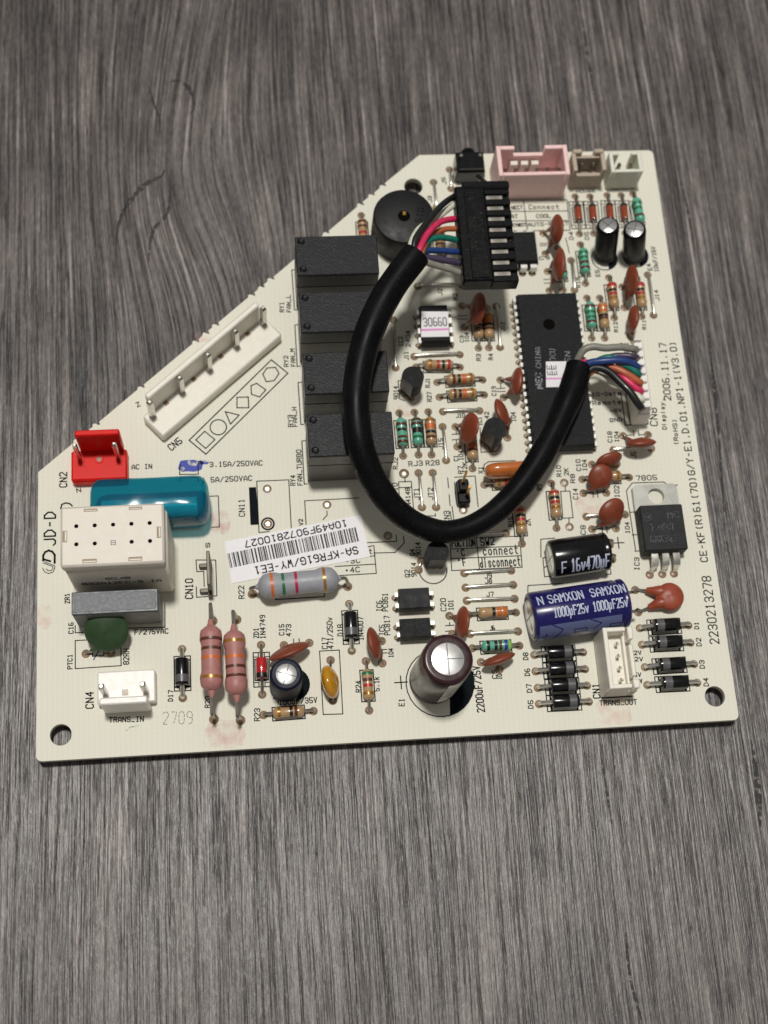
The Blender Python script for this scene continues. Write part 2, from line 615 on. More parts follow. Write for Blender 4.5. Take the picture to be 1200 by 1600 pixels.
def glyphs(s, h, length=None, slant=0.0):
    adv = 6.0
    out = []
    sx = (length / (adv * len(s) - 2)) if length else h / 6 * 0.8
    sy = h / 6
    for i, ch in enumerate(s):
        for st in GL.get(ch, '').split(';'):
            pl = []
            for c in st.split():
                x, y = float(c[0]), (-2.0 if c[1] == 'a' else float(c[1]))
                pl.append(((x + i * adv) * sx + y * sy * slant, y * sy))
            if len(pl) > 1:
                out.append(pl)
    return out

# ------------------------------------------------------------------ table and board
t = MB().sheet([(-900, -900), (900, -900), (900, 900), (-900, 900)], 0)
table = put('table_top', t.mesh('table_top', 'grey_wood'), kind='structure')
table['label'] = 'dark grey wood grain table top under the circuit board'

def crack(pts, w):
    pts = smooth_path([(x, y, 0) for x, y in pts], 5)
    b, n = MB(), len(pts)
    vs, fs = [], []
    for i, p in enumerate(pts):
        d = (pts[min(i + 1, n - 1)] - pts[max(i - 1, 0)]).normalized()
        q = Vector((-d.y, d.x, 0)) * w * 0.5 * math.sin(math.pi * (i + 0.4) / n) * random.uniform(0.6, 1.25)
        vs += [(p.x - q.x, p.y - q.y, 0.02), (p.x + q.x, p.y + q.y, 0.02)]
    for i in range(n - 1):
        fs.append([2 * i, 2 * i + 2, 2 * i + 3, 2 * i + 1])
    b.add(vs, fs)
    put('wood_crack', b.mesh('wood_crack', 'crack'), table)
for pts, w in (
    ([(15.9, 108.2), (16.3, 117.8), (17.8, 123.4), (20.9, 128.2), (23.8, 130.9), (26.7, 132.5), (27.7, 136.8)], 1.3),
    ([(28.2, 133.0), (28.3, 127.2), (27.4, 122.3), (24.8, 119.1), (23.6, 115.1), (22.9, 108.0)], 0.9),
    ([(17.3, 178.4), (17.6, 161.4), (17.9, 145.9), (18.1, 129.1), (18.5, 109.7)], 0.22),
    ([(24.0, 156.4), (24.9, 152.2), (26.3, 147.7)], 0.8),
    ([(28.7, 157.4), (31.3, 157.7), (33.6, 155.0), (34.4, 150.7), (32.9, 147.9)], 1.0),
    ([(148.8, 92.7), (148.0, 82.5), (147.4, 70.9), (146.8, 61.9), (145.8, 50.1), (144.8, 40.0)], 0.9),
    ([(143.7, -3.6), (143.6, -11.3), (142.9, -21.3)], 1.4),
    ([(112.0, -4.3), (112.3, -10.6), (112.6, -19.4)], 0.6),
    ([(112.7, -39.4), (112.6, -48.2), (113.9, -56.3)], 0.8),
    ([(129.3, 174.2), (129.3, 161.4), (129.8, 148.8)], 0.6),
    ([(161.1, 171.9), (161.0, 162.7), (162.2, 155.4)], 0.6),
    ([(147.2, 132.7), (148.1, 117.3), (148.1, 107.4)], 0.5),
):
    crack(pts, w)

board = thing('circuit_board', 'cream air conditioner control circuit board crowded with soldered components', 'circuit board', (0, 0, LIFT))

BW, BH = 140.4, 133.7
BITES = ((11.0, 3, 3.6), (29.0, 1, 3), (46.0, 3, 2.9), (62.5, 3, 2.9), (84.0, 1, 3), (96.5, 3, 2.6))
def board_outline():
    pts = []
    def corner(cx, cy, a0, r=1.1):
        for k in range(5):
            a = math.radians(a0 + 90 * k / 4)
            pts.append((cx + r * math.cos(a), cy + r * math.sin(a)))
    corner(1.1, 1.1, 180)
    corner(BW - 1.1, 1.1, 270)
    corner(BW - 1.1, BH - 1.1, 0)
    a, b = Vector((85.5, BH)), Vector((0.0, 59.8))
    d = b - a
    ln = d.length
    d /= ln
    n = Vector((-d.y, d.x))
    pts.append((a.x, a.y))
    # snapped-off breakaway tabs: little ragged bites along the cut edge
    for c0, k, sp in BITES:
        for i in range(k):
            t0 = c0 + i * sp
            for dt, off in ((0, 0), (0.15, -0.55), (0.55, -0.7), (0.75, -0.1), (1.0, 0.35), (1.5, 0.3)):
                p = a + d * (t0 + dt) - n * (off + random.uniform(-0.12, 0.12))
                pts.append((p.x, p.y))
            p = a + d * (t0 + 1.7)
            pts.append((p.x, p.y))
    pts.append((b.x, b.y))
    return pts
cu = bpy.data.curves.new('substrate', 'CURVE')
cu.dimensions = '2D'
cu.fill_mode = 'BOTH'
cu.extrude = 0.75 * MM
cu.bevel_depth = 0.05 * MM
def poly_spline(pts):
    s = cu.splines.new('POLY')
    s.points.add(len(pts) - 1)
    for p, q in zip(s.points, pts):
        p.co = (q[0] * MM, q[1] * MM, 0, 1)
    s.use_cyclic_u = True
poly_spline(board_outline())
for hx, hy in ((4.7, 4.9), (136.1, 5.0), (83.5, 125.5)):
    poly_spline([(hx + 2.15 * math.cos(k * math.pi / 16), hy + 2.15 * math.sin(k * math.pi / 16)) for k in range(32)])
tmp = bpy.data.objects.new('tmp', cu)
COL.objects.link(tmp)
dg = bpy.context.evaluated_depsgraph_get()
me = bpy.data.meshes.new_from_object(tmp.evaluated_get(dg))
bpy.data.objects.remove(tmp)
me.materials.clear()
me.materials.append(MATS['laminate'])
put('substrate', me, board, (0, 0, -0.8))

# ------------------------------------------------------------------ printing on the board
TZ, OZ, PZ = 0.034, 0.026, 0.016
def text(s, p0, p1, h, w=0.2, mt='ink', z=TZ, slant=0.0):
    d = Vector(p1) - Vector(p0)
    b = MB()
    for pl in glyphs(s, h, d.length, slant):
        b.stroke(pl, w)
    put('printed_text', b.mesh('printed_text', mt), board, (p0[0], p0[1], z), math.atan2(d.y, d.x))

def outline(*lines, w=0.2, closed=False, mt='ink'):
    c = Vector(lines[0][0])
    b = MB()
    for ln in lines:
        b.stroke([Vector(p) - c for p in ln], w, closed=closed)
    put('printed_outline', b.mesh('printed_outline', mt), board, (c.x, c.y, OZ))

def filled(poly, mt='ink', name='printed_block', z=PZ):
    c = Vector(poly[0])
    put(name, MB().sheet([Vector(p) - c for p in poly], 0).mesh(name, mt), board, (c.x, c.y, z))

def circle(c, r, n=28, a0=0, a1=360):
    return [(c[0] + r * math.cos(math.radians(a0 + (a1 - a0) * k / n)), c[1] + r * math.sin(math.radians(a0 + (a1 - a0) * k / n))) for k in range(n + (0 if a1 - a0 == 360 else 1))]

def ring(c, r, w=0.2):
    outline(circle(c, r), w=w, closed=True)

def empty_hole(p, r=0.95):
    b = MB().lathe([(0, r), (0.05, r * 0.9)], (0, 0, 0), (0, 0, 1), 14, 0).lathe([(0.02, r * 0.55), (0.1, r * 0.45)], (0, 0, 0), (0, 0, 1), 12, 1)
    put('empty_hole', cached(('hole', r), lambda: b.mesh('empty_hole', ['flux', 'tin'])), board, (p[0], p[1], 0.0))

for s, a, b_, h in (
    ('CN2', (5.8, 56.3), (5.8, 59.5), 1.5), ('AC IN', (19.2, 59.6), (23.3, 59.6), 1.1), ('3.15A/250VAC', (35.4, 59.4), (46.3, 59.3), 1.2),
    ('5A/250VAC', (35.5, 56.0), (44.0, 56.0), 1.2), ('1', (33.8, 56.1), (34.1, 56.1), 1.1), ('N', (7.9, 55.0), (8.7, 55.1), 0.9),
    ('CN5', (27.5, 63.4), (29.8, 65.2), 1.5), ('CN10', (31.0, 31.1), (31.1, 35.2), 1.5), ('S', (34.8, 41.8), (34.8, 42.7), 0.9),
    ('ZR1', (6.4, 31.4), (6.3, 33.4), 1.0), ('C16', (7.1, 25.1), (7.1, 27.3), 1.0), ('F/275VAC', (19.3, 24.2), (25.9, 24.1), 1.1),
    ('PTC1', (6.9, 17.9), (6.9, 20.8), 1.0), ('82RH', (18.0, 18.2), (18.1, 21.3), 1.2), ('CN4', (11.0, 9.8), (11.0, 13.0), 1.5),
    ('TRANS_IN', (14.1, 6.8), (20.7, 6.6), 1.1), ('D17', (26.5, 10.3), (26.6, 12.4), 1.0), ('R20', (33.7, 8.6), (33.8, 10.8), 1.0),
    ('R22', (41.4, 30.6), (41.4, 33.2), 1.2), ('ZD1', (44.0, 22.2), (44.0, 24.2), 1.1), ('1N4749', (45.3, 22.0), (45.4, 26.8), 1.1),
    ('C15', (49.1, 22.5), (49.2, 24.7), 1.1), ('473', (50.5, 22.2), (50.6, 24.6), 1.1), ('C17', (57.7, 19.2), (57.8, 21.4), 1.2),
    ('471/250v', (58.9, 19.2), (59.0, 25.6), 1.2), ('D18', (61.0, 21.7), (61.1, 24.0), 1.2), ('1N4007', (65.1, 20.6), (65.3, 25.3), 1.1),
    ('IC5', (69.5, 21.4), (69.6, 23.5), 1.2), ('PC817', (70.6, 21.4), (70.7, 25.3), 1.2), ('104', (70.9, 16.7), (71.0, 18.5), 1.0),
    ('IC6', (69.3, 26.4), (69.4, 28.6), 1.2), ('PC851', (70.5, 26.4), (70.7, 30.1), 1.2), ('R24', (63.9, 10.0), (64.0, 12.2), 1.1),
    ('5.1k', (67.6, 10.0), (67.7, 12.9), 1.1), ('R23', (43.5, 5.4), (43.6, 7.8), 1.2), ('100uF/35V', (47.5, 8.3), (55.0, 8.4), 1.2),
    ('E1', (72.4, 6.7), (72.5, 8.1), 1.2), ('2200uF/25V', (88.5, 4.6), (88.3, 13.9), 1.5), ('C20', (82.5, 25.8), (82.6, 28.4), 1.2),
    ('101', (84.0, 25.9), (84.1, 28.0), 1.1), ('J9', (91.2, 32.3), (92.6, 32.3), 1.1), ('J8', (91.2, 31.2), (92.5, 31.2), 1.0),
    ('J7', (91.2, 28.4), (92.6, 28.4), 1.0), ('J6', (91.3, 21.2), (92.2, 21.3), 1.0), ('C5', (91.6, 11.2), (91.7, 12.9), 1.0), ('104', (92.6, 11.0), (92.7, 12.6), 1.0),
    ('D8', (98.4, 14.7), (98.5, 16.1), 1.1), ('D6', (98.4, 11.4), (98.5, 12.8), 1.1), ('D7', (98.5, 8.0), (98.5, 9.6), 1.1), ('D5', (98.4, 4.7), (98.5, 6.3), 1.1),
    ('D1', (134.8, 19.2), (134.9, 20.6), 1.0), ('D2', (134.8, 15.6), (134.9, 17.2), 1.1), ('D3', (134.8, 10.9), (134.9, 12.5), 1.1), ('D4', (135.1, 7.2), (135.2, 8.8), 1.1),
    ('CN1', (112.3, 6.0), (112.4, 8.9), 1.4), ('TRANS_OUT', (112.1, 4.5), (119.7, 4.3), 1.1), ('2V', (120.5, 14.5), (122.0, 14.5), 0.9), ('2V', (120.5, 13.2), (122.1, 13.1), 0.9),
    ('5V', (119.9, 10.0), (121.3, 9.9), 0.9), ('1V', (120.4, 8.6), (121.4, 8.6), 0.9), ('2230213278', (138.6, 15.9), (138.9, 30.3), 1.9),
    ('CE-KF(R)61(70)G/Y-E1.D.01.NP1-1(V3.0)', (138.8, 33.6), (139.0, 84.6), 1.5), ('Display,', (134.1, 63.8), (134.4, 71.0), 1.0), ('2006.11.17', (136.0, 70.6), (136.7, 84.2), 1.5),
    ('(RoHS)', (136.2, 60.0), (136.6, 66.1), 1.0), ('CN8', (132.2, 64.7), (132.5, 68.8), 1.6), ('7805', (125.9, 52.3), (130.4, 52.3), 1.2), ('IC3', (123.9, 32.4), (124.2, 35.1), 1.1),
    ('104', (122.9, 40.6), (123.1, 43.0), 1.0), ('102', (121.7, 48.7), (121.9, 51.3), 1.1), ('C8', (113.4, 40.8), (113.6, 42.7), 1.1), ('C10', (114.1, 55.1), (114.2, 57.6), 1.0),
    ('104', (115.4, 55.0), (115.6, 57.5), 1.0), ('C14', (112.7, 48.7), (112.9, 51.0), 1.1), ('R10', (109.7, 54.0), (109.8, 56.4), 1.0), ('2K', (111.3, 54.2), (111.4, 55.7), 1.0),
    ('R8', (112.5, 52.4), (112.6, 54.3), 1.0), ('R9', (105.2, 51.1), (105.2, 52.3), 1.1), ('2K', (101.9, 43.3), (102.0, 44.7), 1.2), ('R15', (98.2, 43.3), (98.3, 45.3), 1.1),
    ('C18', (121.7, 61.3), (121.9, 63.7), 1.0), ('104', (123.2, 61.3), (123.4, 63.7), 1.0), ('J5', (126.5, 57.4), (126.6, 58.8), 1.2), ('GND', (121.9, 66.0), (124.6, 66.1), 0.9),
    ('+5V', (122.1, 68.2), (124.7, 68.3), 0.8), ('Remote', (118.6, 70.1), (124.9, 70.2), 1.0), ('10+Data', (118.7, 72.2), (125.0, 72.3), 0.9), ('R12', (126.3, 87.4), (126.4, 89.8), 0.9),
    ('R11', (132.7, 87.8), (132.9, 90.0), 0.8), ('J14', (136.7, 94.8), (136.7, 97.4), 0.9), ('R18', (119.2, 98.7), (119.2, 101.1), 1.0), ('C1', (87.9, 58.5), (87.9, 59.7), 1.0),
    ('104', (89.0, 58.6), (89.1, 60.7), 1.0), ('R7', (88.6, 55.6), (88.6, 57.2), 1.0), ('12K', (89.5, 55.7), (89.7, 58.0), 1.0), ('X1', (92.9, 55.4), (93.0, 56.9), 1.0),
    ('RJ2', (74.8, 57.2), (75.0, 59.7), 1.0), ('RJ3', (77.3, 57.7), (80.2, 57.8), 1.2), ('R28', (81.0, 57.7), (83.8, 57.8), 1.2), ('D10', (74.4, 51.5), (74.5, 54.0), 1.2),
    ('1N4148', (76.9, 48.0), (77.0, 52.8), 1.0), ('JT1', (78.9, 50.1), (78.9, 52.7), 1.1), ('JT2', (81.8, 50.0), (81.9, 52.6), 1.1), ('CN3', (84.9, 44.7), (85.0, 47.3), 1.3),
    ('J15', (84.9, 61.3), (85.0, 63.7), 1.1), ('J10', (88.4, 68.4), (90.2, 68.4), 1.0), ('Q4', (77.0, 38.0), (77.0, 39.3), 1.1), ('9014', (78.2, 37.8), (78.3, 40.7), 1.1),
    ('Q2', (75.6, 33.4), (75.6, 34.9), 1.1), ('9014', (76.9, 33.4), (77.1, 36.3), 1.1), ('FUCTION', (84.9, 39.5), (89.8, 39.4), 1.5), ('SW2', (91.0, 39.4), (93.9, 39.5), 1.6),
    ('*C', (86.0, 37.3), (87.4, 37.4), 1.4), ('connect', (91.4, 37.3), (98.8, 37.3), 1.9), ('*F', (86.1, 35.2), (87.5, 35.3), 1.5), ('disconnect', (90.5, 34.7), (99.0, 34.7), 2.0),
    ('IC2', (78.1, 85.7), (78.1, 88.0), 1.0), ('2404', (79.7, 85.5), (79.9, 89.3), 1.0), ('J11', (79.1, 82.4), (79.1, 84.3), 1.0), ('IC1', (93.8, 66.4), (93.8, 68.3), 1.0),
    ('104', (101.2, 67.0), (101.3, 69.1), 1.1), ('42', (95.4, 67.9), (95.5, 69.4), 1.0), ('RJ1', (83.2, 75.7), (83.3, 77.8), 1.0), ('R27', (83.3, 72.4), (83.4, 74.5), 1.0),
    ('9014', (76.2, 73.2), (76.3, 76.2), 1.1), ('R3', (94.9, 81.6), (95.0, 83.1), 1.0), ('R4', (97.6, 81.7), (97.7, 83.1), 1.0), ('104', (92.7, 86.2), (92.8, 88.4), 0.9),
    ('C3', (91.6, 86.2), (91.6, 87.7), 0.9), ('J12', (100.9, 88.6), (101.0, 90.6), 0.9), ('C19', (97.5, 73.2), (97.6, 75.3), 1.0), ('R2', (91.1, 96.5), (91.1, 98.1), 1.0),
    ('J2', (87.8, 97.8), (87.8, 99.4), 1.0), ('RY1', (52.6, 94.9), (52.6, 97.2), 1.0), ('FAN_L', (54.1, 94.8), (54.2, 98.9), 1.0), ('RY2', (52.9, 81.8), (52.9, 84.3), 1.0),
    ('FAN_M', (54.4, 81.8), (54.4, 85.9), 1.0), ('RY3', (53.1, 67.8), (53.1, 70.4), 1.0), ('FAN_H', (54.1, 67.8), (54.1, 72.2), 1.0), ('RY4', (53.0, 54.5), (53.1, 56.7), 1.1),
    ('FAN_TURBO', (54.5, 54.5), (54.6, 62.4), 1.1), ('N', (21.2, 73.9), (20.8, 74.8), 0.8), ('Connect', (109.6, 118.9), (116.6, 118.8), 1.2), ('COOL', (111.1, 116.6), (114.3, 116.6), 1.0),
    ('AUTO-RESET', (108.9, 114.5), (118.2, 114.6), 0.9), ('NECT', (105.6, 118.9), (108.1, 119.0), 1.0), ('AT', (105.3, 116.7), (106.7, 116.7), 1.0), ('CTNECT', (105.4, 114.5), (108.4, 114.6), 0.8),
    ('10uF/16V', (137.5, 102.1), (137.5, 108.4), 1.0), ('E4', (136.1, 102.5), (135.9, 104.1), 1.0), ('E5', (123.9, 101.3), (123.9, 102.9), 1.0), ('D4', (118.9, 110.8), (119.0, 112.7), 1.0),
    ('D5', (122.5, 110.7), (122.6, 112.6), 1.0), ('HOUSE', (121.0, 122.9), (125.5, 123.0), 0.7), ('REMOTE', (129.3, 123.4), (134.7, 123.6), 0.7), ('CN11', (42.2, 48.2), (42.2, 51.9), 1.3),
    ('V2', (54.2, 45.7), (54.1, 47.0), 0.9), ('+3C', (62.5, 36.9), (65.5, 37.0), 1.2), ('+4C', (62.3, 34.9), (65.3, 35.0), 1.2), ('t', (67.6, 38.8), (68.2, 38.8), 1.2),
    ('J5', (91.1, 125.9), (90.9, 127.7), 0.9), ('J3', (87.4, 121.4), (87.4, 122.9), 0.9), ('C9', (110.6, 105.9), (112.9, 106.0), 0.8), ('R5', (128.2, 84.6), (126.3, 84.6), 0.6),
):
    text(s, a, b_, h * (0.88 if h < 1.35 else 0.96), 0.19 if h < 1.35 else 0.24)
text('JD-D', (3.5, 43.8), (3.5, 50.9), 2.2, 0.33)
d = Vector((30.2, 5.6)) - Vector((24.5, 5.8))
b = MB()
for pl in glyphs('2709', 2.4, d.length):
    for p, q in zip(pl, pl[1:]):
        p, q = Vector(p), Vector(q)
        n = max(1, int((q - p).length / 0.62))
        for i in range(n):
            b.stroke([p.lerp(q, (i + 0.12) / n), p.lerp(q, (i + 0.72) / n)], 0.13)
put('printed_text', b.mesh('printed_text', 'ink_grey'), board, (*(24.5, 5.8), TZ), math.atan2(d.y, d.x))
# maker's mark: two linked bent strokes
outline([(1.1, 40.6), (1.1, 41.7), (1.5, 42.4), (2.2, 42.7), (2.9, 42.4), (3.4, 41.7), (3.4, 40.0)], [(1.1, 40.9), (2.5, 40.4)], w=0.42)
outline([(1.1, 40.1), (2.9, 39.3), (3.1, 38.9), (2.7, 38.4), (2.1, 38.4), (1.7, 38.8)], [(1.0, 39.0), (1.4, 38.2), (2.2, 37.8), (3.1, 38.1), (3.4, 38.8), (3.4, 39.4), (1.4, 40.3)], w=0.16)
outline([(4.6, 51.6), (4.8, 52.5), (5.6, 52.8), (6.4, 52.6), (6.9, 52.1)], w=0.3)
# plus signs
for c, r in (((72.1, 11.5), 1.3), ((120.2, 38.6), 1.2), ((47.3, 9.7), 0.9)):
    outline([(c[0] - r, c[1]), (c[0] + r, c[1])], [(c[0], c[1] - r), (c[0], c[1] + r)], w=0.24)
# connector key row: square, circle, triangle, square, pentagon, hexagon in a frame
outline([(31.2, 65.6), (49.3, 83.5), (52.7, 80.2), (34.6, 62.3)], w=0.26, closed=True)
for pl in ([(32.6, 65.6), (34.5, 67.5), (36.6, 65.5), (34.6, 63.6)], [(39.0, 71.8), (41.9, 70.9), (40.0, 68.9)], [(41.6, 75.0), (44.0, 75.0), (44.0, 72.5), (41.5, 72.6)],
           [(45.9, 78.1), (47.8, 76.5), (46.4, 74.9), (44.7, 75.6), (44.7, 77.6)], [(48.3, 81.6), (50.1, 81.7), (50.8, 80.2), (49.7, 78.6), (48.0, 78.4), (47.3, 80.2)]):
    outline(pl, w=0.24, closed=True)
ring((37.4, 68.3), 1.72, 0.24)
# tables of settings
outline([(84.6, 41.3), (99.4, 41.1), (99.2, 34.3), (84.4, 34.3), (84.6, 41.3)], [(84.5, 39.0), (99.3, 38.9)], [(84.5, 36.9), (99.3, 36.8)], [(90.2, 41.1), (90.2, 34.4)])
outline([(105.7, 121.3), (118.5, 121.1)], [(105.4, 118.4), (118.6, 118.2)], [(105.2, 116.0), (118.4, 115.7)], [(105.2, 113.4), (118.4, 113.2)], [(108.5, 121.3), (108.6, 113.4)], [(118.6, 121.1), (118.4, 113.2)])
outline([(67.3, 40.3), (68.6, 40.5), (68.7, 34.5), (60.2, 34.4)], [(67.4, 38.2), (68.7, 38.3)], [(60.3, 36.4), (68.7, 36.5)])
# part outlines
outline([(45.0, 55.8), (51.7, 55.8), (51.7, 45.2)], [(45.0, 55.8), (45.0, 44.5), (47.1, 44.6)])
filled([(43.3, 54.5), (44.8, 54.5), (45.1, 46.2), (43.3, 46.2)])
outline([(54.8, 45.8), (54.8, 51.0), (66.2, 51.1)], [(59.3, 48.5), (59.3, 47.6), (58.4, 46.7)])
outline([(67.2, 41.2), (73.4, 41.2), (73.4, 42.5)], [(68.5, 38.9), (72.9, 38.8), (75.0, 40.8), (74.9, 42.2)])
outline([(74.8, 54.3), (77.5, 54.3), (77.5, 47.8), (74.6, 47.8), (74.8, 54.3)], [(74.8, 53.0), (77.5, 53.0)], [(76.2, 55.1), (76.2, 54.2)])
ring((76.1, 56.1), 0.95)
outline([(79.0, 47.0), (79.0, 46.5), (82.0, 46.4), (82.0, 46.9)])
outline([(109.2, 50.6), (111.2, 50.6), (111.2, 44.6), (109.0, 44.6)], closed=True)
outline([(110.3, 51.5), (110.2, 50.7)], [(110.3, 44.6), (110.2, 43.6)])
outline([(103.4, 36.3), (103.8, 40.2), (106.8, 40.3)], [(103.8, 36.1), (103.7, 32.0), (106.2, 32.1)], [(103.9, 36.1), (105.2, 36.2)], [(103.9, 34.0), (105.1, 34.7)], [(116.7, 31.8), (117.8, 31.9), (117.8, 33.3)])
outline([(99.6, 26.5), (100.0, 30.3), (107.5, 30.4)])
outline([(123.7, 36.6), (123.4, 50.1), (124.9, 51.8), (131.8, 51.7), (132.8, 50.9), (134.7, 50.9)], [(123.5, 45.2), (124.8, 45.3)], [(123.4, 40.2), (124.4, 40.2)], [(123.5, 36.6), (124.6, 36.6)])
outline([(31.9, 39.2), (35.9, 39.0), (35.9, 31.4), (31.8, 31.3), (31.8, 33.5)], [(31.9, 39.2), (32.0, 36.7), (33.4, 36.7), (33.4, 33.5)])
outline([(9.8, 23.6), (7.5, 23.6), (7.5, 17.9), (16.5, 18.0), (16.5, 23.2), (15.5, 23.2)])
outline([(10.9, 21.3), (13.1, 21.3), (13.1, 20.2), (10.9, 20.2), (10.9, 21.3)], [(10.3, 20.7), (10.9, 20.7)], [(13.1, 20.7), (14.0, 20.7)], [(11.1, 19.5), (12.7, 22.2)])
outline([(7.5, 26.7), (7.5, 25.2), (9.8, 25.2)], [(25.4, 30.2), (25.3, 25.4), (17.7, 25.6)])
outline([(29.2, 60.2), (29.0, 58.0), (32.9, 57.9), (32.9, 60.3)], [(29.1, 56.4), (29.1, 57.3), (32.8, 57.2), (32.8, 56.2)])
outline([(35.2, 52.9), (36.9, 52.9), (36.9, 46.1), (35.3, 46.1)])
outline([(56.1, 18.8), (60.1, 18.8), (60.0, 5.8), (56.1, 5.9)], closed=True)
outline([(47.8, 30.0), (57.7, 30.1)], [(47.8, 30.0), (47.9, 31.2)], [(57.7, 30.1), (57.8, 31.2)], w=0.24)
outline([(94.4, 58.0), (100.2, 58.0)], [(92.8, 56.5), (94.2, 56.5)])
outline([(100.2, 58.0), (94.4, 58.0), (93.4, 57.4), (93.1, 56.2), (93.5, 55.2), (94.5, 54.7)])
outline([(86.8, 54.8), (91.2, 54.9), (91.2, 48.0)], [(86.7, 53.7), (86.6, 51.2), (86.7, 48.6), (89.3, 48.6)], [(86.6, 50.4), (89.5, 50.3)])
outline([(85.3, 54.7), (85.3, 52.5)], [(85.3, 51.0), (85.3, 48.5)], [(85.7, 48.3), (85.8, 44.7)], [(85.2, 47.2), (85.3, 44.7)])
outline(circle((80.5, 34.6), 2.9, 24, 175, 365), w=0.22)
outline([(77.5, 77.6), (76.4, 77.5), (76.5, 73.2), (77.5, 72.8)])
outline([(93.3, 65.8), (93.0, 60.2), (96.4, 60.3), (97.5, 62.0)])
outline([(125.1, 72.9), (125.1, 65.1), (130.2, 65.2), (130.2, 67.3)], [(126.1, 72.5), (126.2, 65.2)], w=0.24)
outline([(112.9, 18.5), (112.8, 6.0), (119.0, 6.0)], w=0.26)
outline([(55.8, 105.1), (54.8, 105.1), (54.9, 95.3), (55.5, 95.3)], w=0.22)
outline([(55.5, 91.7), (54.8, 91.6), (54.8, 81.7), (55.4, 81.8)], w=0.22)
outline([(55.5, 78.0), (54.8, 77.9), (54.9, 68.2), (55.5, 68.2)], w=0.22)
outline([(55.7, 64.5), (54.9, 64.4), (54.9, 54.7), (55.5, 54.7)], w=0.22)
# capacitor symbols
for ls in (([(51.0, 21.6), (51.0, 20.5)], [(52.1, 21.6), (52.1, 20.5)]), ([(82.1, 22.7), (83.8, 22.7)], [(82.0, 21.5), (83.7, 21.6)], [(83.0, 23.3), (83.0, 22.7)], [(82.9, 21.5), (82.9, 20.8)]),
           ([(68.7, 18.4), (69.7, 18.4)], [(68.6, 17.7), (69.7, 17.7)]), ([(116.1, 50.0), (116.1, 48.9)], [(117.1, 50.9), (117.1, 49.0)], [(114.2, 50.0), (116.1, 50.1)], [(117.1, 50.1), (119.0, 50.0)]),
           ([(117.1, 42.3), (117.1, 40.9)], [(118.1, 42.7), (118.1, 40.9)], [(115.3, 42.0), (117.2, 42.0)], [(118.1, 42.0), (120.0, 41.9)]),
           ([(87.1, 64.6), (88.9, 64.6)], [(87.0, 63.3), (88.8, 63.4)], [(88.1, 65.8), (88.0, 64.5)], [(87.9, 63.3), (87.9, 62.2)]), ([(90.9, 92.6), (92.9, 92.6)], [(90.9, 91.8), (92.9, 91.8)]),
           ([(97.8, 74.8), (99.6, 74.9)], [(97.8, 74.1), (99.6, 74.1)], [(98.8, 76.2), (98.7, 74.8)]), ([(126.7, 63.7), (126.7, 62.5)], [(127.8, 63.7), (127.8, 62.6)], [(124.5, 62.7), (126.6, 62.8)], [(127.8, 62.8), (129.8, 62.7)]),
           ([(111.1, 110.0), (112.8, 110.0)], [(111.1, 109.5), (112.6, 109.5)]), ([(111.0, 100.9), (112.3, 100.9)], [(111.0, 100.0), (112.3, 100.0)]), ([(117.2, 111.2), (117.6, 107.4)],)):
    outline(*ls)
for p in ((47.1, 54.0), (46.9, 46.3), (59.4, 49.9), (88.0, 47.4), (110.2, 52.5), (110.2, 42.6), (76.1, 56.1), (71.7, 42.5), (112.2, 112.6)):
    empty_hole(p)
ring((46.9, 46.3), 1.25, 0.35)
# ink stamps, marker and pen strokes left on the laminate
def blot(c, w, h, mt, name='ink_stamp'):
    pts = [(w / 2 * math.copysign(abs(math.cos(a)) ** 0.6, math.cos(a)) * random.uniform(0.85, 1.1), h / 2 * math.copysign(abs(math.sin(a)) ** 0.6, math.sin(a)) * random.uniform(0.85, 1.1)) for a in (2 * math.pi * k / 18 for k in range(18))]
    put(name, MB().sheet(pts, 0).mesh(name, mt), board, (c[0], c[1], 0.01))
for c, w, h in (((114.9, 47.2), 5.5, 5), ((1.4, 28.8), 3, 5), ((37.2, 46.9), 4, 5), ((36.1, 3.6), 7, 5), ((115.0, 3.2), 7.5, 5.5), ((76.5, 25.0), 5, 1.6), ((77.4, 70.4), 3.4, 3), ((37.1, 47.2), 4.5, 5), ((36.4, 2.8), 8, 5), ((34.7, 89.5), 3.5, 2.6)):
    blot(c, w, h, 'stamp_pink')
blot((31.3, 59.8), 5.4, 2.7, 'marker_blue', 'marker_blot')
blot((34.0, 60.5), 2.4, 1.0, 'marker_blue', 'marker_blot')
outline([(17.4, 5.0), (18.1, 5.6), (19.7, 5.8)], w=0.25, mt='pen_green')

# paper barcode label
lc = Vector((52.7, 41.0))
def L2(p):
    return (p[0] - lc.x, p[1] - lc.y)
q4 = [L2(p) for p in ((37.9, 42.8), (66.4, 47.3), (67.6, 38.1), (39.0, 33.8))]
lab = put('barcode_label', MB().prism([q4[0], q4[1], q4[2], q4[3]], 0.05, 0.16).mesh('barcode_label', 'paper'), board, (lc.x, lc.y, 0), label='white paper barcode label stuck on at a slant, printed upside down')
def label_text(s, a, b_, h, w):
    a, b_ = Vector(L2(a)), Vector(L2(b_))
    d = b_ - a
    mb = MB()
    for pl in glyphs(s, h, d.length):
        mb.stroke(pl, w)
    put('label_text', mb.mesh('label_text', 'paper_ink'), lab, (a.x, a.y, 0.19), math.atan2(d.y, d.x))
label_text('10A49F9072810027', (63.1, 46.3), (42.0, 42.7), 1.35, 0.26)
label_text('SA-KFR61G/WY-EE1', (65.0, 40.4), (43.7, 37.0), 1.5, 0.28)
a0, a1, b0 = Vector(L2((38.3, 40.2))), Vector(L2((65.3, 44.7))), Vector(L2((38.8, 37.1)))
du, dv = (a1 - a0), (b0 - a0)
tt = 0.0
rb = random.Random(3)
mb = MB()
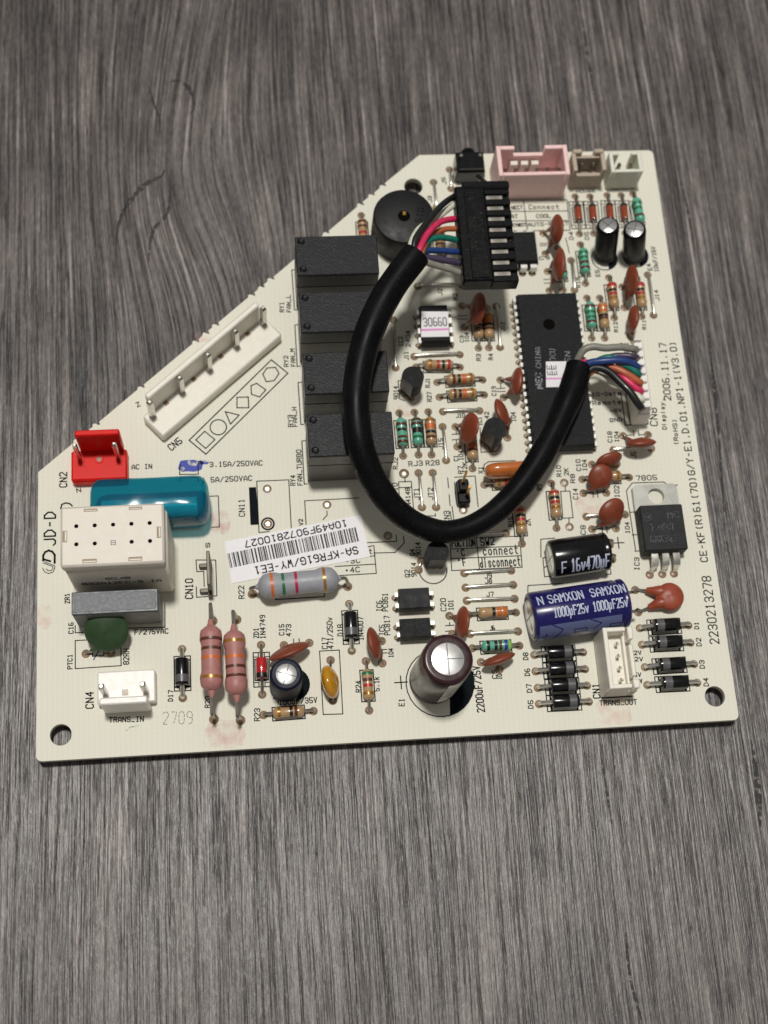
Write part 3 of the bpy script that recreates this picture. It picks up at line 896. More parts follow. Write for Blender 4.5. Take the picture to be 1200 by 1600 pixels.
while tt < 0.995:
    wd = rb.choice((0.0045, 0.0045, 0.009, 0.013))
    p = [a0 + du * tt, a0 + du * (tt + wd), a0 + du * (tt + wd) + dv, a0 + du * tt + dv]
    mb.sheet([(q.x, q.y) for q in p], 0.19)
    tt += wd + rb.choice((0.0045, 0.0045, 0.009, 0.013))
put('barcode', mb.mesh('barcode', 'paper_ink'), lab)

# ------------------------------------------------------------------ two-lead parts
def lead_mesh(xb, xh, zc, r, mt, pad=True):
    s = 1 if xh > xb else -1
    k = min(0.9, abs(xh - xb) * 0.5, zc * 0.8)
    path = [(xb, 0, zc), (xh - s * k, 0, zc), (xh - s * k * 0.3, 0, zc - k * 0.3), (xh, 0, zc - k), (xh, 0, -2.4)]
    b = MB().tube(path, r, 8)
    if pad:
        b.lathe([(0.0, 0.88), (0.05, 0.82), (0.12, 0.45), (0.3, 0.36)], (xh, 0, 0), (0, 0, 1), 12, 1)
    return b.mesh('lead', [mt, 'flux'])

def bone(L, r):
    h = L / 2
    return [(-h, 0.32 * r), (-h + 0.14 * r, 0.6 * r), (-h + 0.45 * r, 0.92 * r), (-h + 0.85 * r, r), (-h + 1.35 * r, r), (-h + 1.75 * r, 0.88 * r),
            (h - 1.75 * r, 0.88 * r), (h - 1.35 * r, r), (h - 0.85 * r, r), (h - 0.45 * r, 0.92 * r), (h - 0.14 * r, 0.6 * r), (h, 0.32 * r)]

def straight(L, r, e=0.25):
    h = L / 2
    return [(-h, r * 0.8), (-h + e * 0.3, r * 0.95), (-h + e, r), (h - e, r), (h - e * 0.3, r * 0.95), (h, r * 0.8)]

def prof_r(prof, t):
    for (t0, r0), (t1, r1) in zip(prof, prof[1:]):
        if t0 <= t <= t1:
            return r0 + (r1 - r0) * (t - t0) / max(t1 - t0, 1e-6)
    return prof[0][1] if t < prof[0][0] else prof[-1][1]

def axial(name, h1, h2, L, r, body, bands, prof=bone, zc=None, bw=0.62, label=None, lead='tin_dull', lr=0.3, box=True, shift=0.0, bandname='colour_band', yaw=None, gap=0.03):
    c, ang, span = V2(h1, h2)
    span = round(span, 1)
    zc = r + 0.3 if zc is None else zc
    pf = prof(L, r)
    me = cached((name, L, r, body, zc, shift), lambda: MB().lathe([(t + shift, q) for t, q in pf], (0, 0, zc), (1, 0, 0), 18).mesh(name, body))
    o = put(name, me, board, (c.x, c.y, 0), ang, label)
    for t, mt in bands:
        def mk(t=t, mt=mt):
            tc = -L / 2 + t * L
            w = bw if not isinstance(mt, tuple) else mt[1]
            m_ = mt if not isinstance(mt, tuple) else mt[0]
            ts = [tc - w / 2 + w * k / 4 for k in range(5)]
            pr = [(ts[0] + shift, prof_r(pf, ts[0]))] + [(q + shift, prof_r(pf, q) + gap) for q in ts] + [(ts[-1] + shift, prof_r(pf, ts[-1]))]
            return MB().lathe(pr, (0, 0, zc), (1, 0, 0), 18, close=False).mesh(bandname, m_)
        put(bandname, cached((bandname, L, r, t, mt, zc, shift), mk), o)
    for s in (-1, 1):
        put('lead', cached(('lead', L, span, zc, s, lead, lr, shift), lambda: lead_mesh(s * (L / 2 - 0.3) + shift, s * span / 2, zc, lr, lead)), o)
    if box:
        hx, hy = L / 2 + 0.05, r + 0.22
        put('printed_outline', cached(('ol', L, r), lambda: MB().stroke([(-hx, -hy), (hx, -hy), (hx, hy), (-hx, hy)], 0.24, closed=True).mesh('printed_outline', 'ink')), board, (c.x, c.y, OZ), ang)
    return o

BR, BK, RD, OR, GN, BL, GD = 'b_brown', 'b_black', 'b_red', 'b_orange', 'b_green', 'b_blue', 'b_gold'
RL, RR = 6.3, 1.12
def res(h1, h2, bands, body='res_tan', label=None):
    return axial('resistor', h1, h2, RL, RR, body, bands, label=label)
res((44.3, 6.5), (54.2, 6.7), ((0.2, GD), (0.58, BK), (0.73, BR)))
res((65.3, 16.2), (65.3, 6.2), ((0.16, GN), (0.37, BR), (0.55, RD), (0.8, GD)))
res((87.1, 24.7), (96.9, 24.7), ((0.5, BK), (0.68, (OR, 0.9)), (0.87, (OR, 0.9))))
res((87.2, 17.7), (96.9, 17.7), ((0.2, BK), (0.45, BK), (0.6, BR), (0.78, BL), (0.93, ('b_lime', 0.8))), 'res_teal')
res((80.6, 80.6), (90.2, 80.2), ((0.2, GD), (0.47, RD), (0.65, BK), (0.84, RD)))
res((84.9, 76.8), (94.9, 77.0), ((0.25, BR), (0.43, BK), (0.6, (OR, 0.9)), (0.84, GD)))
res((85.1, 73.3), (94.9, 73.5), ((0.22, BR), (0.4, BK), (0.56, (OR, 0.9)), (0.82, GD)))
res((95.2, 94.4), (94.7, 84.6), ((0.2, GD), (0.4, OR), (0.55, BK), (0.68, BR)))
res((97.5, 94.3), (97.0, 84.6), ((0.18, GD), (0.36, (OR, 0.9)), (0.52, BK), (0.68, BR)))
res((76.1, 70.0), (76.2, 60.1), ((0.25, BR), (0.45, BK), (0.72, BR), (0.88, BR)), 'res_teal')
res((79.4, 70.0), (79.5, 60.2), ((0.12, BR), (0.26, BR), (0.45, BK), (0.55, BK), (0.75, GN)), 'res_teal')
res((82.4, 70.0), (82.3, 60.1), ((0.15, GD), (0.36, (OR, 1.1)), (0.57, BK), (0.76, BR)))
res((91.0, 66.0), (90.8, 56.6), ((0.2, GD), (0.52, (OR, 0.9)), (0.68, BR)))
res((107.4, 52.5), (107.4, 42.5), ((0.14, RD), (0.33, BK), (0.48, RD), (0.66, GD)))
res((99.7, 49.1), (99.7, 39.4), ((0.2, RD), (0.38, BK), (0.52, RD), (0.7, GD)))
res((93.0, 52.8), (102.6, 52.9), ((0.18, GD), (0.42, RD), (0.6, BK), (0.75, BR)))
res((114.2, 53.1), (124.4, 53.1), ((0.2, BR), (0.5, RD), (0.84, GD)))
res((120.3, 96.0), (120.2, 86.1), ((0.2, BR), (0.42, GN), (0.62, GN), (0.8, BR)), 'res_teal')
res((123.2, 95.9), (123.1, 86.0), ((0.2, (OR, 0.6)), (0.36, OR), (0.55, BK), (0.66, BR)))
res((125.9, 100.9), (125.9, 90.9), ((0.16, (RD, 0.9)), (0.36, BK), (0.5, RD), (0.66, GD)))
res((132.3, 100.5), (132.2, 91.0), ((0.16, (RD, 0.9)), (0.36, BK), (0.5, RD), (0.66, GD)))
res((134.2, 122.2), (134.8, 112.0), ((0.25, GN), (0.45, GN), (0.75, BR)), 'res_teal')
res((120.4, 109.5), (120.4, 99.6), ((0.22, GN), (0.4, GN), (0.6, BR), (0.82, BR)), 'res_teal')
res((115.1, 108.7), (115.1, 98.2), ((0.22, GN), (0.5, GN), (0.8, BR)), 'res_teal')
res((71.1, 118.4), (71.0, 108.6), ((0.16, BR), (0.34, BR), (0.6, RD)))
res((88.3, 115.7), (88.1, 105.7), ((0.3, BR), (0.5, BR), (0.7, BR)))
# large power resistors
def stand_res(name, h1, h2, bends, L, r, body, bands, label, cone=1.3):
    # raised on looping leads: body between the two bend points
    c, ang, _ = V2(bends[0], bends[1])
    zc = bends[0][2]
    R = Matrix.Rotation(-ang, 3, 'Z')
    def loc(p, z):
        q = R @ Vector((p[0] - c.x, p[1] - c.y, 0))
        return (q.x, q.y, z)
    pf = bone(L, r)
    o = put(name, MB().lathe(pf, (0, 0, zc), (1, 0, 0), 26).lathe([(-L / 2 - cone, 0.4), (-L / 2 + 0.2, 0.85)], (0, 0, zc), (1, 0, 0), 12).lathe([(L / 2 - 0.2, 0.85), (L / 2 + cone, 0.4)], (0, 0, zc), (1, 0, 0), 12).mesh(name, body), board, (c.x, c.y, 0), ang, label)
    for t, mt in bands:
        tc = -L / 2 + t * L
        ts = [tc - 0.3 + 0.6 * k / 4 for k in range(5)]
        pr = [(ts[0], prof_r(pf, ts[0]))] + [(q, prof_r(pf, q) + 0.03) for q in ts] + [(ts[-1], prof_r(pf, ts[-1]))]
        put('colour_band', MB().lathe(pr, (0, 0, zc), (1, 0, 0), 26, close=False).mesh('colour_band', mt), o)
    for h, bd, s in ((h1, bends[0], -1), (h2, bends[1], 1)):
        e = loc(bd, zc)
        hh = loc(h, 0)
        path = smooth_path([(s * (L / 2 + 0.2), 0, zc), (e[0] - s * 0.8, e[1], zc), (e[0], e[1], zc - 0.7), (hh[0], hh[1], 1.6), (hh[0], hh[1], -2.4)], 5)
        b = MB().tube(path, 0.38, 8).lathe([(0.0, 1.0), (0.05, 0.95), (0.15, 0.5), (0.3, 0.4)], (hh[0], hh[1], 0), (0, 0, 1), 12, 1)
        put('lead', b.mesh('lead', ['tin_dull', 'flux']), o)
    return o
stand_res('power_resistor', (34.9, 26.2), (34.5, 6.2), ((34.8, 27.9, 7.0), (34.4, 6.0, 7.0)), 13.0, 2.2, 'res_pink', ((0.22, BR), (0.36, BR), (0.5, OR), (0.8, GD)), 'pink power resistor nearest the black diode, dull gold band at its lower end')
stand_res('power_resistor', (39.7, 26.2), (39.7, 5.7), ((39.2, 26.3, 7.0), (39.3, 5.3, 7.0)), 13.0, 2.2, 'res_pink', ((0.18, GD), (0.42, OR), (0.57, BR), (0.71, BR)), 'pink power resistor with the bright gold band at its upper end')
stand_res('power_resistor', (43.1, 31.4), (62.6, 32.0), ((42.8, 31.6, 4.2), (62.1, 32.7, 4.2)), 16.2, 2.6, 'res_grey', ((0.17, OR), (0.31, GN), (0.47, 'b_crimson'), (0.82, GD)), 'fat grey power resistor overlapping the barcode label', 0.6)

# diodes
def diode(h1, h2, flip=False, label=None):
    # cathode band towards h1 unless flipped
    return axial('rectifier_diode', h1, h2, 5.4, 1.38, 'black_gloss', (((0.76 if flip else 0.24), ('band_grey', 1.5)),), prof=straight, label=label, lead='tin', lr=0.42, bandname='cathode_band')
diode((28.6, 20.7), (28.5, 10.8), True)
diode((62.7, 28.3), (62.6, 18.5), True)
for h1, h2 in (((99.8, 15.6), (109.9, 15.6)), ((99.7, 12.2), (109.9, 12.1)), ((99.8, 8.8), (109.9, 8.7)), ((99.7, 5.5), (109.9, 5.4))):
    diode(h1, h2, True)
for h1, h2 in (((122.4, 20.0), (132.7, 20.1)), ((122.4, 16.5), (132.6, 16.4)), ((122.4, 11.8), (132.7, 11.9)), ((122.4, 8.1), (132.8, 8.0))):
    diode(h1, h2)
axial('zener_diode', (44.4, 20.7), (44.2, 10.6), 4.2, 1.1, 'glass_red', ((0.86, ('b_black', 1.0)),), prof=straight, bandname='cathode_band', label='red glass zener diode with a black band')
for h1, h2 in (((120.6, 121.9), (120.5, 112.2)), ((124.1, 121.8), (123.8, 112.2)), ((128.1, 122.0), (127.8, 112.2)), ((131.4, 121.9), (131.1, 112.1))):
    axial('signal_diode', h1, h2, 3.9, 0.82, 'glass_orange', ((0.1, ('b_black', 0.8)),), prof=straight, bandname='cathode_band')
# outline boxes with corner squares round the rectifiers
for h1, h2 in (((28.6, 20.7), (28.5, 10.8)), ((62.7, 28.3), (62.6, 18.5)), ((44.4, 20.7), (44.2, 10.6)), ((99.8, 15.6), (109.9, 15.6)), ((99.7, 12.2), (109.9, 12.1)), ((99.8, 8.8), (109.9, 8.7)), ((99.7, 5.5), (109.9, 5.4)),
               ((122.4, 20.0), (132.7, 20.1)), ((122.4, 16.5), (132.6, 16.4)), ((122.4, 11.8), (132.7, 11.9)), ((122.4, 8.1), (132.8, 8.0)), ((120.6, 121.9), (120.5, 112.2)), ((124.1, 121.8), (123.8, 112.2)), ((128.1, 122.0), (127.8, 112.2)), ((131.4, 121.9), (131.1, 112.1))):
    c, ang, sp = V2(h1, h2)
    put('printed_outline', cached('dbox', lambda: MB().stroke([(-3.5, -1.62), (3.5, -1.62), (3.5, 1.62), (-3.5, 1.62)], 0.22, closed=True).stroke([(-3.5, -0.6), (-2.6, -0.6), (-2.6, -1.6)], 0.2).stroke([(-3.5, 0.6), (-2.6, 0.6), (-2.6, 1.6)], 0.2)
        .stroke([(3.5, -0.6), (2.6, -0.6), (2.6, -1.6)], 0.2).stroke([(3.5, 0.6), (2.6, 0.6), (2.6, 1.6)], 0.2).mesh('printed_outline', 'ink')), board, (c.x, c.y, OZ - 0.006), ang)

# bare wire jumpers
def jumper(h1, h2, mt='tin'):
    c, ang, span = V2(h1, h2)
    s = round(span, 1) / 2
    def mk():
        path = smooth_path([(-s, 0, -2.4), (-s, 0, 0.25), (-s + 0.4, 0, 0.62), (-s * 0.4, 0, 0.85), (s * 0.4, 0, 0.85), (s - 0.4, 0, 0.62), (s, 0, 0.25), (s, 0, -2.4)], 4)
        b = MB().tube(path, 0.32, 10)
        for x in (-s, s):
            b.lathe([(0.0, 0.92), (0.05, 0.86), (0.12, 0.5), (0.25, 0.38)], (x, 0, 0), (0, 0, 1), 12, 1)
        return b.mesh('jumper_wire', [mt, 'flux'])
    put('jumper_wire', cached(('jmp', s, mt), mk), board, (c.x, c.y, 0), ang)
for a, b_ in (((87.0, 30.5), (96.9, 30.6)), ((87.0, 27.7), (96.9, 27.6)), ((87.0, 20.7), (96.9, 20.7)), ((87.0, 33.6), (96.8, 33.7)), ((85.6, 69.9), (93.5, 69.8)), ((85.2, 66.4), (85.3, 58.7)),
              ((79.2, 56.1), (79.3, 48.4)), ((82.2, 56.0), (82.3, 48.3)), ((89.7, 41.8), (96.5, 41.8)), ((80.4, 83.1), (90.4, 83.2)), ((99.6, 94.6), (99.5, 84.6)), ((76.5, 92.1), (76.1, 80.6)),
              ((134.9, 101.3), (134.9, 91.2)), ((117.8, 105.5), (117.7, 98.1)), ((92.2, 129.7), (92.1, 124.7)), ((88.2, 126.5), (88.3, 119.9)), ((82.5, 100.1), (92.5, 100.0)), ((114.1, 44.7), (122.4, 44.8)),
              ((121.8, 59.5), (130.1, 59.5))):
    jumper(a, b_)

# ceramic disc capacitors: a lens on two coated legs
def disc_cap(name, holes, c, Du, Dw, T, yaw, lean, body='ceramic', label=None, legw=0.75, power=0.62):
    # yaw: direction of the disc's level axis; lean: tilt from upright towards the axis' left side (degrees)
    ya, le = math.radians(yaw), math.radians(lean)
    u = Vector((math.cos(ya), math.sin(ya), 0))
    p = Vector((-u.y, u.x, 0))
    w = (Vector((0, 0, 1)) * math.cos(le) + p * math.sin(le)).normalized()
    n = u.cross(w)
    C = Vector(c)
    b = MB()
    rings, seg = [], 26
    vs, fs = [], []
    ph1, ph2 = random.uniform(0, 6.28), random.uniform(0, 6.28)
    prof = [(0.02, 1), (0.35, 1), (0.6, 1), (0.8, 1), (0.92, 1), (0.985, 1), (1.0, 0), (0.985, -1), (0.92, -1), (0.8, -1), (0.6, -1), (0.35, -1), (0.02, -1)]
    for rho, sd in prof:
        hgt = sd * T / 2 * max(0.0, 1 - rho ** 2) ** power
        for k in range(seg):
            a = 2 * math.pi * k / seg
            wk = 1.0 if name == 'ceramic_capacitor' and lean > -80 else 0.25
            wob = 1 + wk * 0.035 * math.sin(2 * a + ph1) + wk * 0.025 * math.sin(3 * a + ph2)
            vs.append(u * (wob * rho * Du / 2 * math.cos(a)) + w * (wob * rho * Dw / 2 * math.sin(a)) + n * (hgt * (1 + 0.12 * math.sin(a + ph2))))
    for i in range(len(prof) - 1):
        for k in range(seg):
            k2 = (k + 1) % seg
            fs.append([i * seg + k, i * seg + k2, (i + 1) * seg + k2, (i + 1) * seg + k])
    fs.append(list(range(seg)))
    fs.append([(len(prof) - 1) * seg + k for k in range(seg)])
    b.add(vs, fs)
    mids = []
    for k, h in enumerate(holes):
        H = Vector((h[0], h[1], 0)) - C
        s = 1 if H.dot(u) > 0 else -1
        st = u * (s * Du * 0.2) - w * (Dw * 0.36)
        md = st.lerp(Vector((H.x, H.y, -C.z + 0.5)), 0.55)
        b.tube([st + w * 0.6, st, st.lerp(md, 0.5), md], [legw, legw * 1.05, legw * 0.75, legw * 0.5], 10)
        mids.append((md, H))
    o = put(name, b.mesh(name, body), board, (C.x, C.y, C.z), 0, label)
    for md, H in mids:
        hb = Vector((H.x, H.y, -C.z))
        path = smooth_path([md, md.lerp(hb, 0.55) + Vector((0, 0, 0.15)), hb + Vector((0, 0, 0.5)), hb + Vector((0, 0, -2.4))], 4)
        put('lead', MB().tube(path, 0.27, 8).lathe([(0.0, 0.9), (0.05, 0.84), (0.12, 0.45), (0.3, 0.33)], hb, (0, 0, 1), 12, 1).mesh('lead', ['tin_dull', 'flux']), o)
    return o
CC = 'ceramic_capacitor'
disc_cap(CC, ((49.0, 20.4), (54.1, 20.6)), (49.9, 18.1, 4.0), 8.4, 5.6, 2.5, 19, -22)
disc_cap(CC, ((68.8, 20.2), (68.6, 15.6)), (67.0, 19.0, 3.6), 7.0, 5.6, 2.2, 98, 24)
disc_cap(CC, ((83.1, 24.7), (83.4, 20.9)), (85.2, 22.4, 3.6), 6.4, 5.2, 2.2, 85, -20)
disc_cap(CC, ((88.7, 14.7), (92.3, 13.0)), (91.8, 14.4, 3.4), 6.8, 4.8, 2.0, 17, -16)
disc_cap(CC, ((116.7, 56.4), (122.1, 56.3)), (119.3, 55.6, 4.0), 5.9, 5.0, 2.3, 14, 22)
disc_cap(CC, ((114.1, 50.0), (119.0, 49.8)), (117.2, 52.3, 3.6), 5.4, 5.4, 2.3, 6, 58)
disc_cap(CC, ((115.0, 41.9), (120.1, 41.8)), (118.6, 44.4, 4.0), 6.2, 5.4, 2.3, 22, 50)
disc_cap(CC, ((124.3, 62.7), (129.8, 62.7)), (126.7, 59.3, 4.2), 6.8, 4.8, 2.2, 2, -26)
disc_cap(CC, ((92.0, 95.0), (92.1, 89.8)), (94.4, 91.2, 6.0), 7.2, 6.4, 2.3, 88, -20)
disc_cap(CC, ((98.8, 76.8), (99.1, 72.7)), (101.4, 74.4, 4.4), 6.2, 5.0, 2.2, 83, -18)
disc_cap(CC, ((99.6, 67.2), (99.0, 63.3)), (97.5, 67.2, 4.8), 6.6, 5.4, 2.2, 101, 34)
disc_cap(CC, ((88.0, 66.3), (88.0, 61.7)), (90.0, 63.5, 6.0), 7.0, 6.6, 2.3, 85, -26)
disc_cap(CC, ((112.2, 112.6), (112.1, 107.4)), (113.9, 110.1, 6.0), 7.0, 6.0, 2.2, 88, -14)
disc_cap(CC, ((112.1, 102.9), (112.0, 98.1)), (113.4, 101.5, 5.6), 7.6, 6.0, 2.2, 86, -14)
disc_cap(CC, ((128.7, 98.5), (128.5, 93.3)), (129.2, 96.8, 6.0), 7.2, 5.8, 2.2, 86, -12)
disc_cap(CC, ((128.9, 86.2), (129.6, 84.9)), (128.9, 88.5, 4.0), 6.2, 4.6, 2.1, 82, -12)
disc_cap(CC, ((122.5, 28.2), (122.5, 23.4)), (129.0, 25.9, 2.0), 5.9, 5.9, 2.6, 90, -88, 'ceramic_light', 'round orange brown disc capacitor lying flat beside the blue capacitor', 1.25, 0.5)
disc_cap('disc_thermistor', ((9.6, 20.8), (14.5, 20.7)), (14.3, 23.9, 5.4), 8.6, 8.8, 2.4, 0, 57, 'ptc_green', 'dark green disc thermistor leaning on the grey box capacitor', 0.8)
disc_cap('film_capacitor', ((58.2, 16.8), (58.2, 8.6)), (57.6, 11.7, 3.4), 6.8, 5.6, 3.3, 99, 14, 'film_yellow', 'glossy yellow dipped capacitor', 0.7, 0.5)

# ceramic resonator, glossy orange bar
rc = Vector((97.8, 54.4, 4.6))
b = MB()
vs, fs, seg = [], [], 16
prof = [(-5.2, 0.2), (-5.0, 0.55), (-4.6, 0.8), (-3.8, 0.95), (-2.5, 1.0), (2.5, 1.0), (3.8, 0.95), (4.6, 0.8), (5.0, 0.55), (5.2, 0.2)]
for x_, q in prof:
    for k in range(seg):
        a = 2 * math.pi * k / seg
        vs.append((x_, 1.65 * q * math.cos(a), 2.6 * q * math.sin(a)))
for i in range(len(prof) - 1):
    for k in range(seg):
        fs.append([i * seg + k, i * seg + (k + 1) % seg, (i + 1) * seg + (k + 1) % seg, (i + 1) * seg + k])
fs += [list(range(seg)), [(len(prof) - 1) * seg + k for k in range(seg)]]
b.add(vs, fs)
reso = put('resonator', b.mesh('resonator', 'resonator'), board, (rc.x, rc.y, 4.2), math.radians(2), label='glossy orange ceramic resonator bar partly under the black cable')
for x_ in (-2.5, 0, 2.5):
    put('lead', MB().cyl((x_, 0, -6.5), (x_, 0, -2), 0.3, mat=0).mesh('lead', 'tin_dull'), reso)

# ------------------------------------------------------------------ electrolytic capacitors
def elcap(p0, p1, D, sleeve, label, plate=0.64, seg=36, lz=True):
    p0, p1 = Vector(p0), Vector(p1)
    ax = p1 - p0
    L = ax.length
    R = D / 2
    M = (Matrix.Translation(p0 * MM) @ ax.to_track_quat('Z', 'Y').to_matrix().to_4x4())
    prof = [(0.0, R * 0.75), (0.05, R * 0.92), (0.4, R), (1.1, R), (1.6, R * 0.94), (2.1, R), (L - 0.7, R), (L - 0.25, R * 0.965), (L - 0.02, R * 0.88), (L, R * 0.82), (L - 0.03, R * plate)]
    o = put('electrolytic_capacitor', MB().lathe(prof, (0, 0, 0), (0, 0, 1), seg).mesh('electrolytic_capacitor', sleeve), board, label=label, M=M)
    pl = MB().lathe([(L - 0.08, R * (plate + 0.02)), (L - 0.01, R * (plate - 0.02))], (0, 0, 0), (0, 0, 1), seg)
    put('top_plate', pl.mesh('top_plate', 'alu'), o)
    sc_ = MB()
    k = R * plate * 0.92
    sc_.stroke([(-k, 0), (k, 0)], 0.2, L + 0.02).stroke([(0, -k), (0, k)], 0.2, L + 0.024)
    put('vent_score', sc_.mesh('vent_score', 'score'), o)
    return o, L, R

def on_can(o, L, R, s, u0, length, ang0, h, w, mt, flip=1, name='sleeve_text'):
    # lettering wrapped round the can: u along the axis, v round it (degrees at the baseline)
    def warp(x, y):
        a = math.radians(ang0) + y / R * flip
        return ((R + 0.05) * math.cos(a), (R + 0.05) * math.sin(a), u0 - x * flip if False else u0 + x)
    b = MB()
    for pl in glyphs(s, h, abs(length)):
        b.stroke(pl, w, warp=lambda x, y: warp(x if length > 0 else -x, y), step=0.5)
    put(name, b.mesh(name, mt), o)

def can_patch(o, R, z0, z1, a0, a1, mt, name='polarity_stripe', off=0.03):
    vs, fs = [], []
    n = 14
    for i in range(n + 1):
        a = math.radians(a0 + (a1 - a0) * i / n)
        for z in (z0, z1):
            vs.append(((R + off) * math.cos(a), (R + off) * math.sin(a), z))
    for i in range(n):
        fs.append([2 * i, 2 * i + 2, 2 * i + 3, 2 * i + 1])
    put(name, MB().add(vs, fs).mesh(name, mt), o)

def side_angle(o, vec):
    # angle round the can's own axis of a board direction
    q = o.matrix_basis.to_3x3().inverted() @ Vector(vec)
    return math.degrees(math.atan2(q.y, q.x))

# tall brown can
o, L, R = elcap((78.6, 11.5, 0.2), (79.3, 11.5, 20), 9.8, 'sleeve_brown', 'tall standing capacitor with dark brown rim and scored silver top')
can_patch(o, R, 2.4, L - 1.2, 180, 345, 'sleeve_white', off=0.06)
# small navy can by the diode
o, L, R = elcap((48.9, 11.9, 0.2), (49.0, 12.2, 11), 6.4, 'sleeve_navy', 'short standing navy capacitor between the zener diode and the yellow capacitor')
can_patch(o, R, 2.4, L - 1.0, 225, 330, 'sleeve_white', off=0.05)
# pair of small leaning black cans by the white connectors
o, L, R = elcap((125.6, 106.2, 0.3), (124.1, 108.0, 11), 5.0, 'black_plastic', 'small leaning black capacitor next to the teal resistor', plate=0.78)
can_patch(o, R, 2.2, L - 1.2, 250, 330, 'sleeve_grey', off=0.04)
o, L, R = elcap((132.2, 106.0, 0.3), (129.9, 106.8, 11), 5.0, 'black_plastic', 'small leaning black capacitor nearest the board edge', plate=0.78)
can_patch(o, R, 2.2, L - 1.2, 200, 330, 'sleeve_grey', off=0.04)
# big blue can lying on its side: base end away to the right, scored end at the left
pL, pR = Vector((98.6, 22.3, 5.1)), Vector((118.6, 24.3, 5.1))
o, L, R = elcap(pR, pL, 10.0, 'sleeve_blue', 'large blue capacitor lying on its side with pale printing', plate=0.7)
up = side_angle(o, (0, -0.31, 0.95))
front = side_angle(o, (0, -0.95, 0.31))
sg = 1 if ((front - up + 540) % 360 - 180) > 0 else -1
on_can(o, L, R, 'SAMXON SAMXON', L - 3.5, -(L - 4.3), up - sg * 31, 1.95, 0.27, 'print_silver', -sg)
on_can(o, L, R, '1000\u00b5F25v 1000\u00b5F25v', L - 4.0, -(L - 5.0), up + sg * 3, 1.8, 0.24, 'print_silver', -sg)
on_can(o, L, R, 'N', L - 1.3, -1.0, up - sg * 31, 1.9, 0.27, 'print_silver', -sg)
can_patch(o, R, 2.3, L - 0.8, up + sg * 20, up + sg * 84, 'sleeve_stripe')
def can_lines(o, R, up, sg, lines, w, mt):
    def warp(x, y):
        a = math.radians(up + sg * y)
        return ((R + 0.07) * math.cos(a), (R + 0.07) * math.sin(a), L - x)
    b = MB()
    for ln in lines:
        # x in mm along the can, y in degrees
        pts = [Vector(p) for p in ln]
        for p, q in zip(pts, pts[1:]):
            d = Vector(((q - p).x, math.radians((q - p).y) * R))
            nrm = Vector((-d.y, d.x)).normalized() * w / 2
            nx, ny = nrm.x, math.degrees(nrm.y / R)
            n = 8
            vs, fs = [], []
            for i in range(n + 1):
                c_ = p.lerp(q, i / n)
                vs += [warp(c_.x - nx, c_.y - ny), warp(c_.x + nx, c_.y + ny)]
            for i in range(n):
                fs.append([2 * i, 2 * i + 2, 2 * i + 3, 2 * i + 1])
            b.add(vs, fs)
    put('sleeve_mark', b.mesh('sleeve_mark', mt), o)
can_lines(o, R, up, sg, [[(3.4, 20), (5.6, 36), (3.6, 70)], [(11.2, 20), (13.6, 34), (12.0, 50)], [(8.0, 42), (10.6, 42), (10.6, 53), (8.0, 53), (8.0, 42)], [(15.4, 42), (17.6, 42), (17.6, 53), (15.4, 53), (15.4, 42)], [(2.2, 42), (2.2, 53), (1.2, 53)]], 0.22, 'sleeve_blue')
for dy in (-2.0, 2.0):
    put('lead', MB().tube(smooth_path([(dy, 0, 0.3), (dy, 0, -1.6), (dy * 0.9, 0.5, -2.2)], 4), 0.32).mesh('lead', 'tin_dull'), o)
# medium black can lying on its side
pL, pR = Vector((104.3, 34.5, 4.1)), Vector((116.5, 35.7, 4.1))
o, L, R = elcap(pR, pL, 8.0, 'black_gloss', 'shorter black capacitor lying on its side with white printing', plate=0.7)
up = side_angle(o, (0, -0.31, 0.95))
front = side_angle(o, (0, -0.95, 0.31))
sg = 1 if ((front - up + 540) % 360 - 180) > 0 else -1
on_can(o, L, R, '16v470\u00b5F', L - 3.5, -(L - 4.3), up + sg * 46, 2.8, 0.34, 'print_silver', -sg)
on_can(o, L, R, 'F', L - 1.5, -0.9, up + sg * 46, 2.5, 0.3, 'print_silver', -sg)
for h in ((118.4, 38.2), (118.5, 35.0)):
    b = MB().tube(smooth_path([(116.0, h[1] + 0.2, 3.6), (h[0] - 0.3, h[1], 3.2), (h[0], h[1], 0.5), (h[0], h[1], -2.4)], 5), 0.3).lathe([(0, 0.85), (0.1, 0.5)], (h[0], h[1], 0), (0, 0, 1), 12, 1)
    inv = o.matrix_basis.inverted()
    me_ = b.mesh('lead', ['tin_dull', 'flux'])
    me_.transform(inv)
    put('lead', me_, o)
# printed circles with a filled half under the standing cans
for c, r in (((80.0, 11.0), 6.9), ((125.5, 105.8), 2.95), ((132.7, 106.3), 2.95), ((50.4, 12.3), 3.3)):
    ring(c, r, 0.22)
    filled(circle(c, r, 20, -78, 70), z=PZ - 0.004)

# ------------------------------------------------------------------ big boxes
# four black relays in a column
def relay(x, y, label):
    o = put('relay', cached('relay', lambda: MB().box(0, 17.3, 0, 9.2, 14.2, 14.9, 0.22).box(0.03, 17.27, 0.03, 9.17, 0.3, 14.3, 0.1, 1).mesh('relay', ['relay_black', 'lit_side_grey'])), board, (x, y, 0), 0, label)  # sides in lighter grey paint board-reflected light on the black case
    for px, py in ((1.25, 7.9), (1.35, 1.35)):
        put('case_boss', cached('boss', lambda: MB().lathe([(14.85, 0.82), (14.98, 0.8), (15.0, 0.72), (14.92, 0.6), (14.92, 0.3), (15.0, 0.25), (15.0, 0.05)], (0, 0, 0), (0, 0, 1), 18).mesh('case_boss', 'black_plastic')), o, (px, py, 0))
    put('case_seam', cached('seam', lambda: MB().box(-0.05, 17.35, -0.05, 9.25, 9.6, 9.72, 0.04).mesh('case_seam', 'black_plastic')), o)
    return o
relay(55.3, 95.7, 'black box relay at the top of the column, beside the round buzzer')
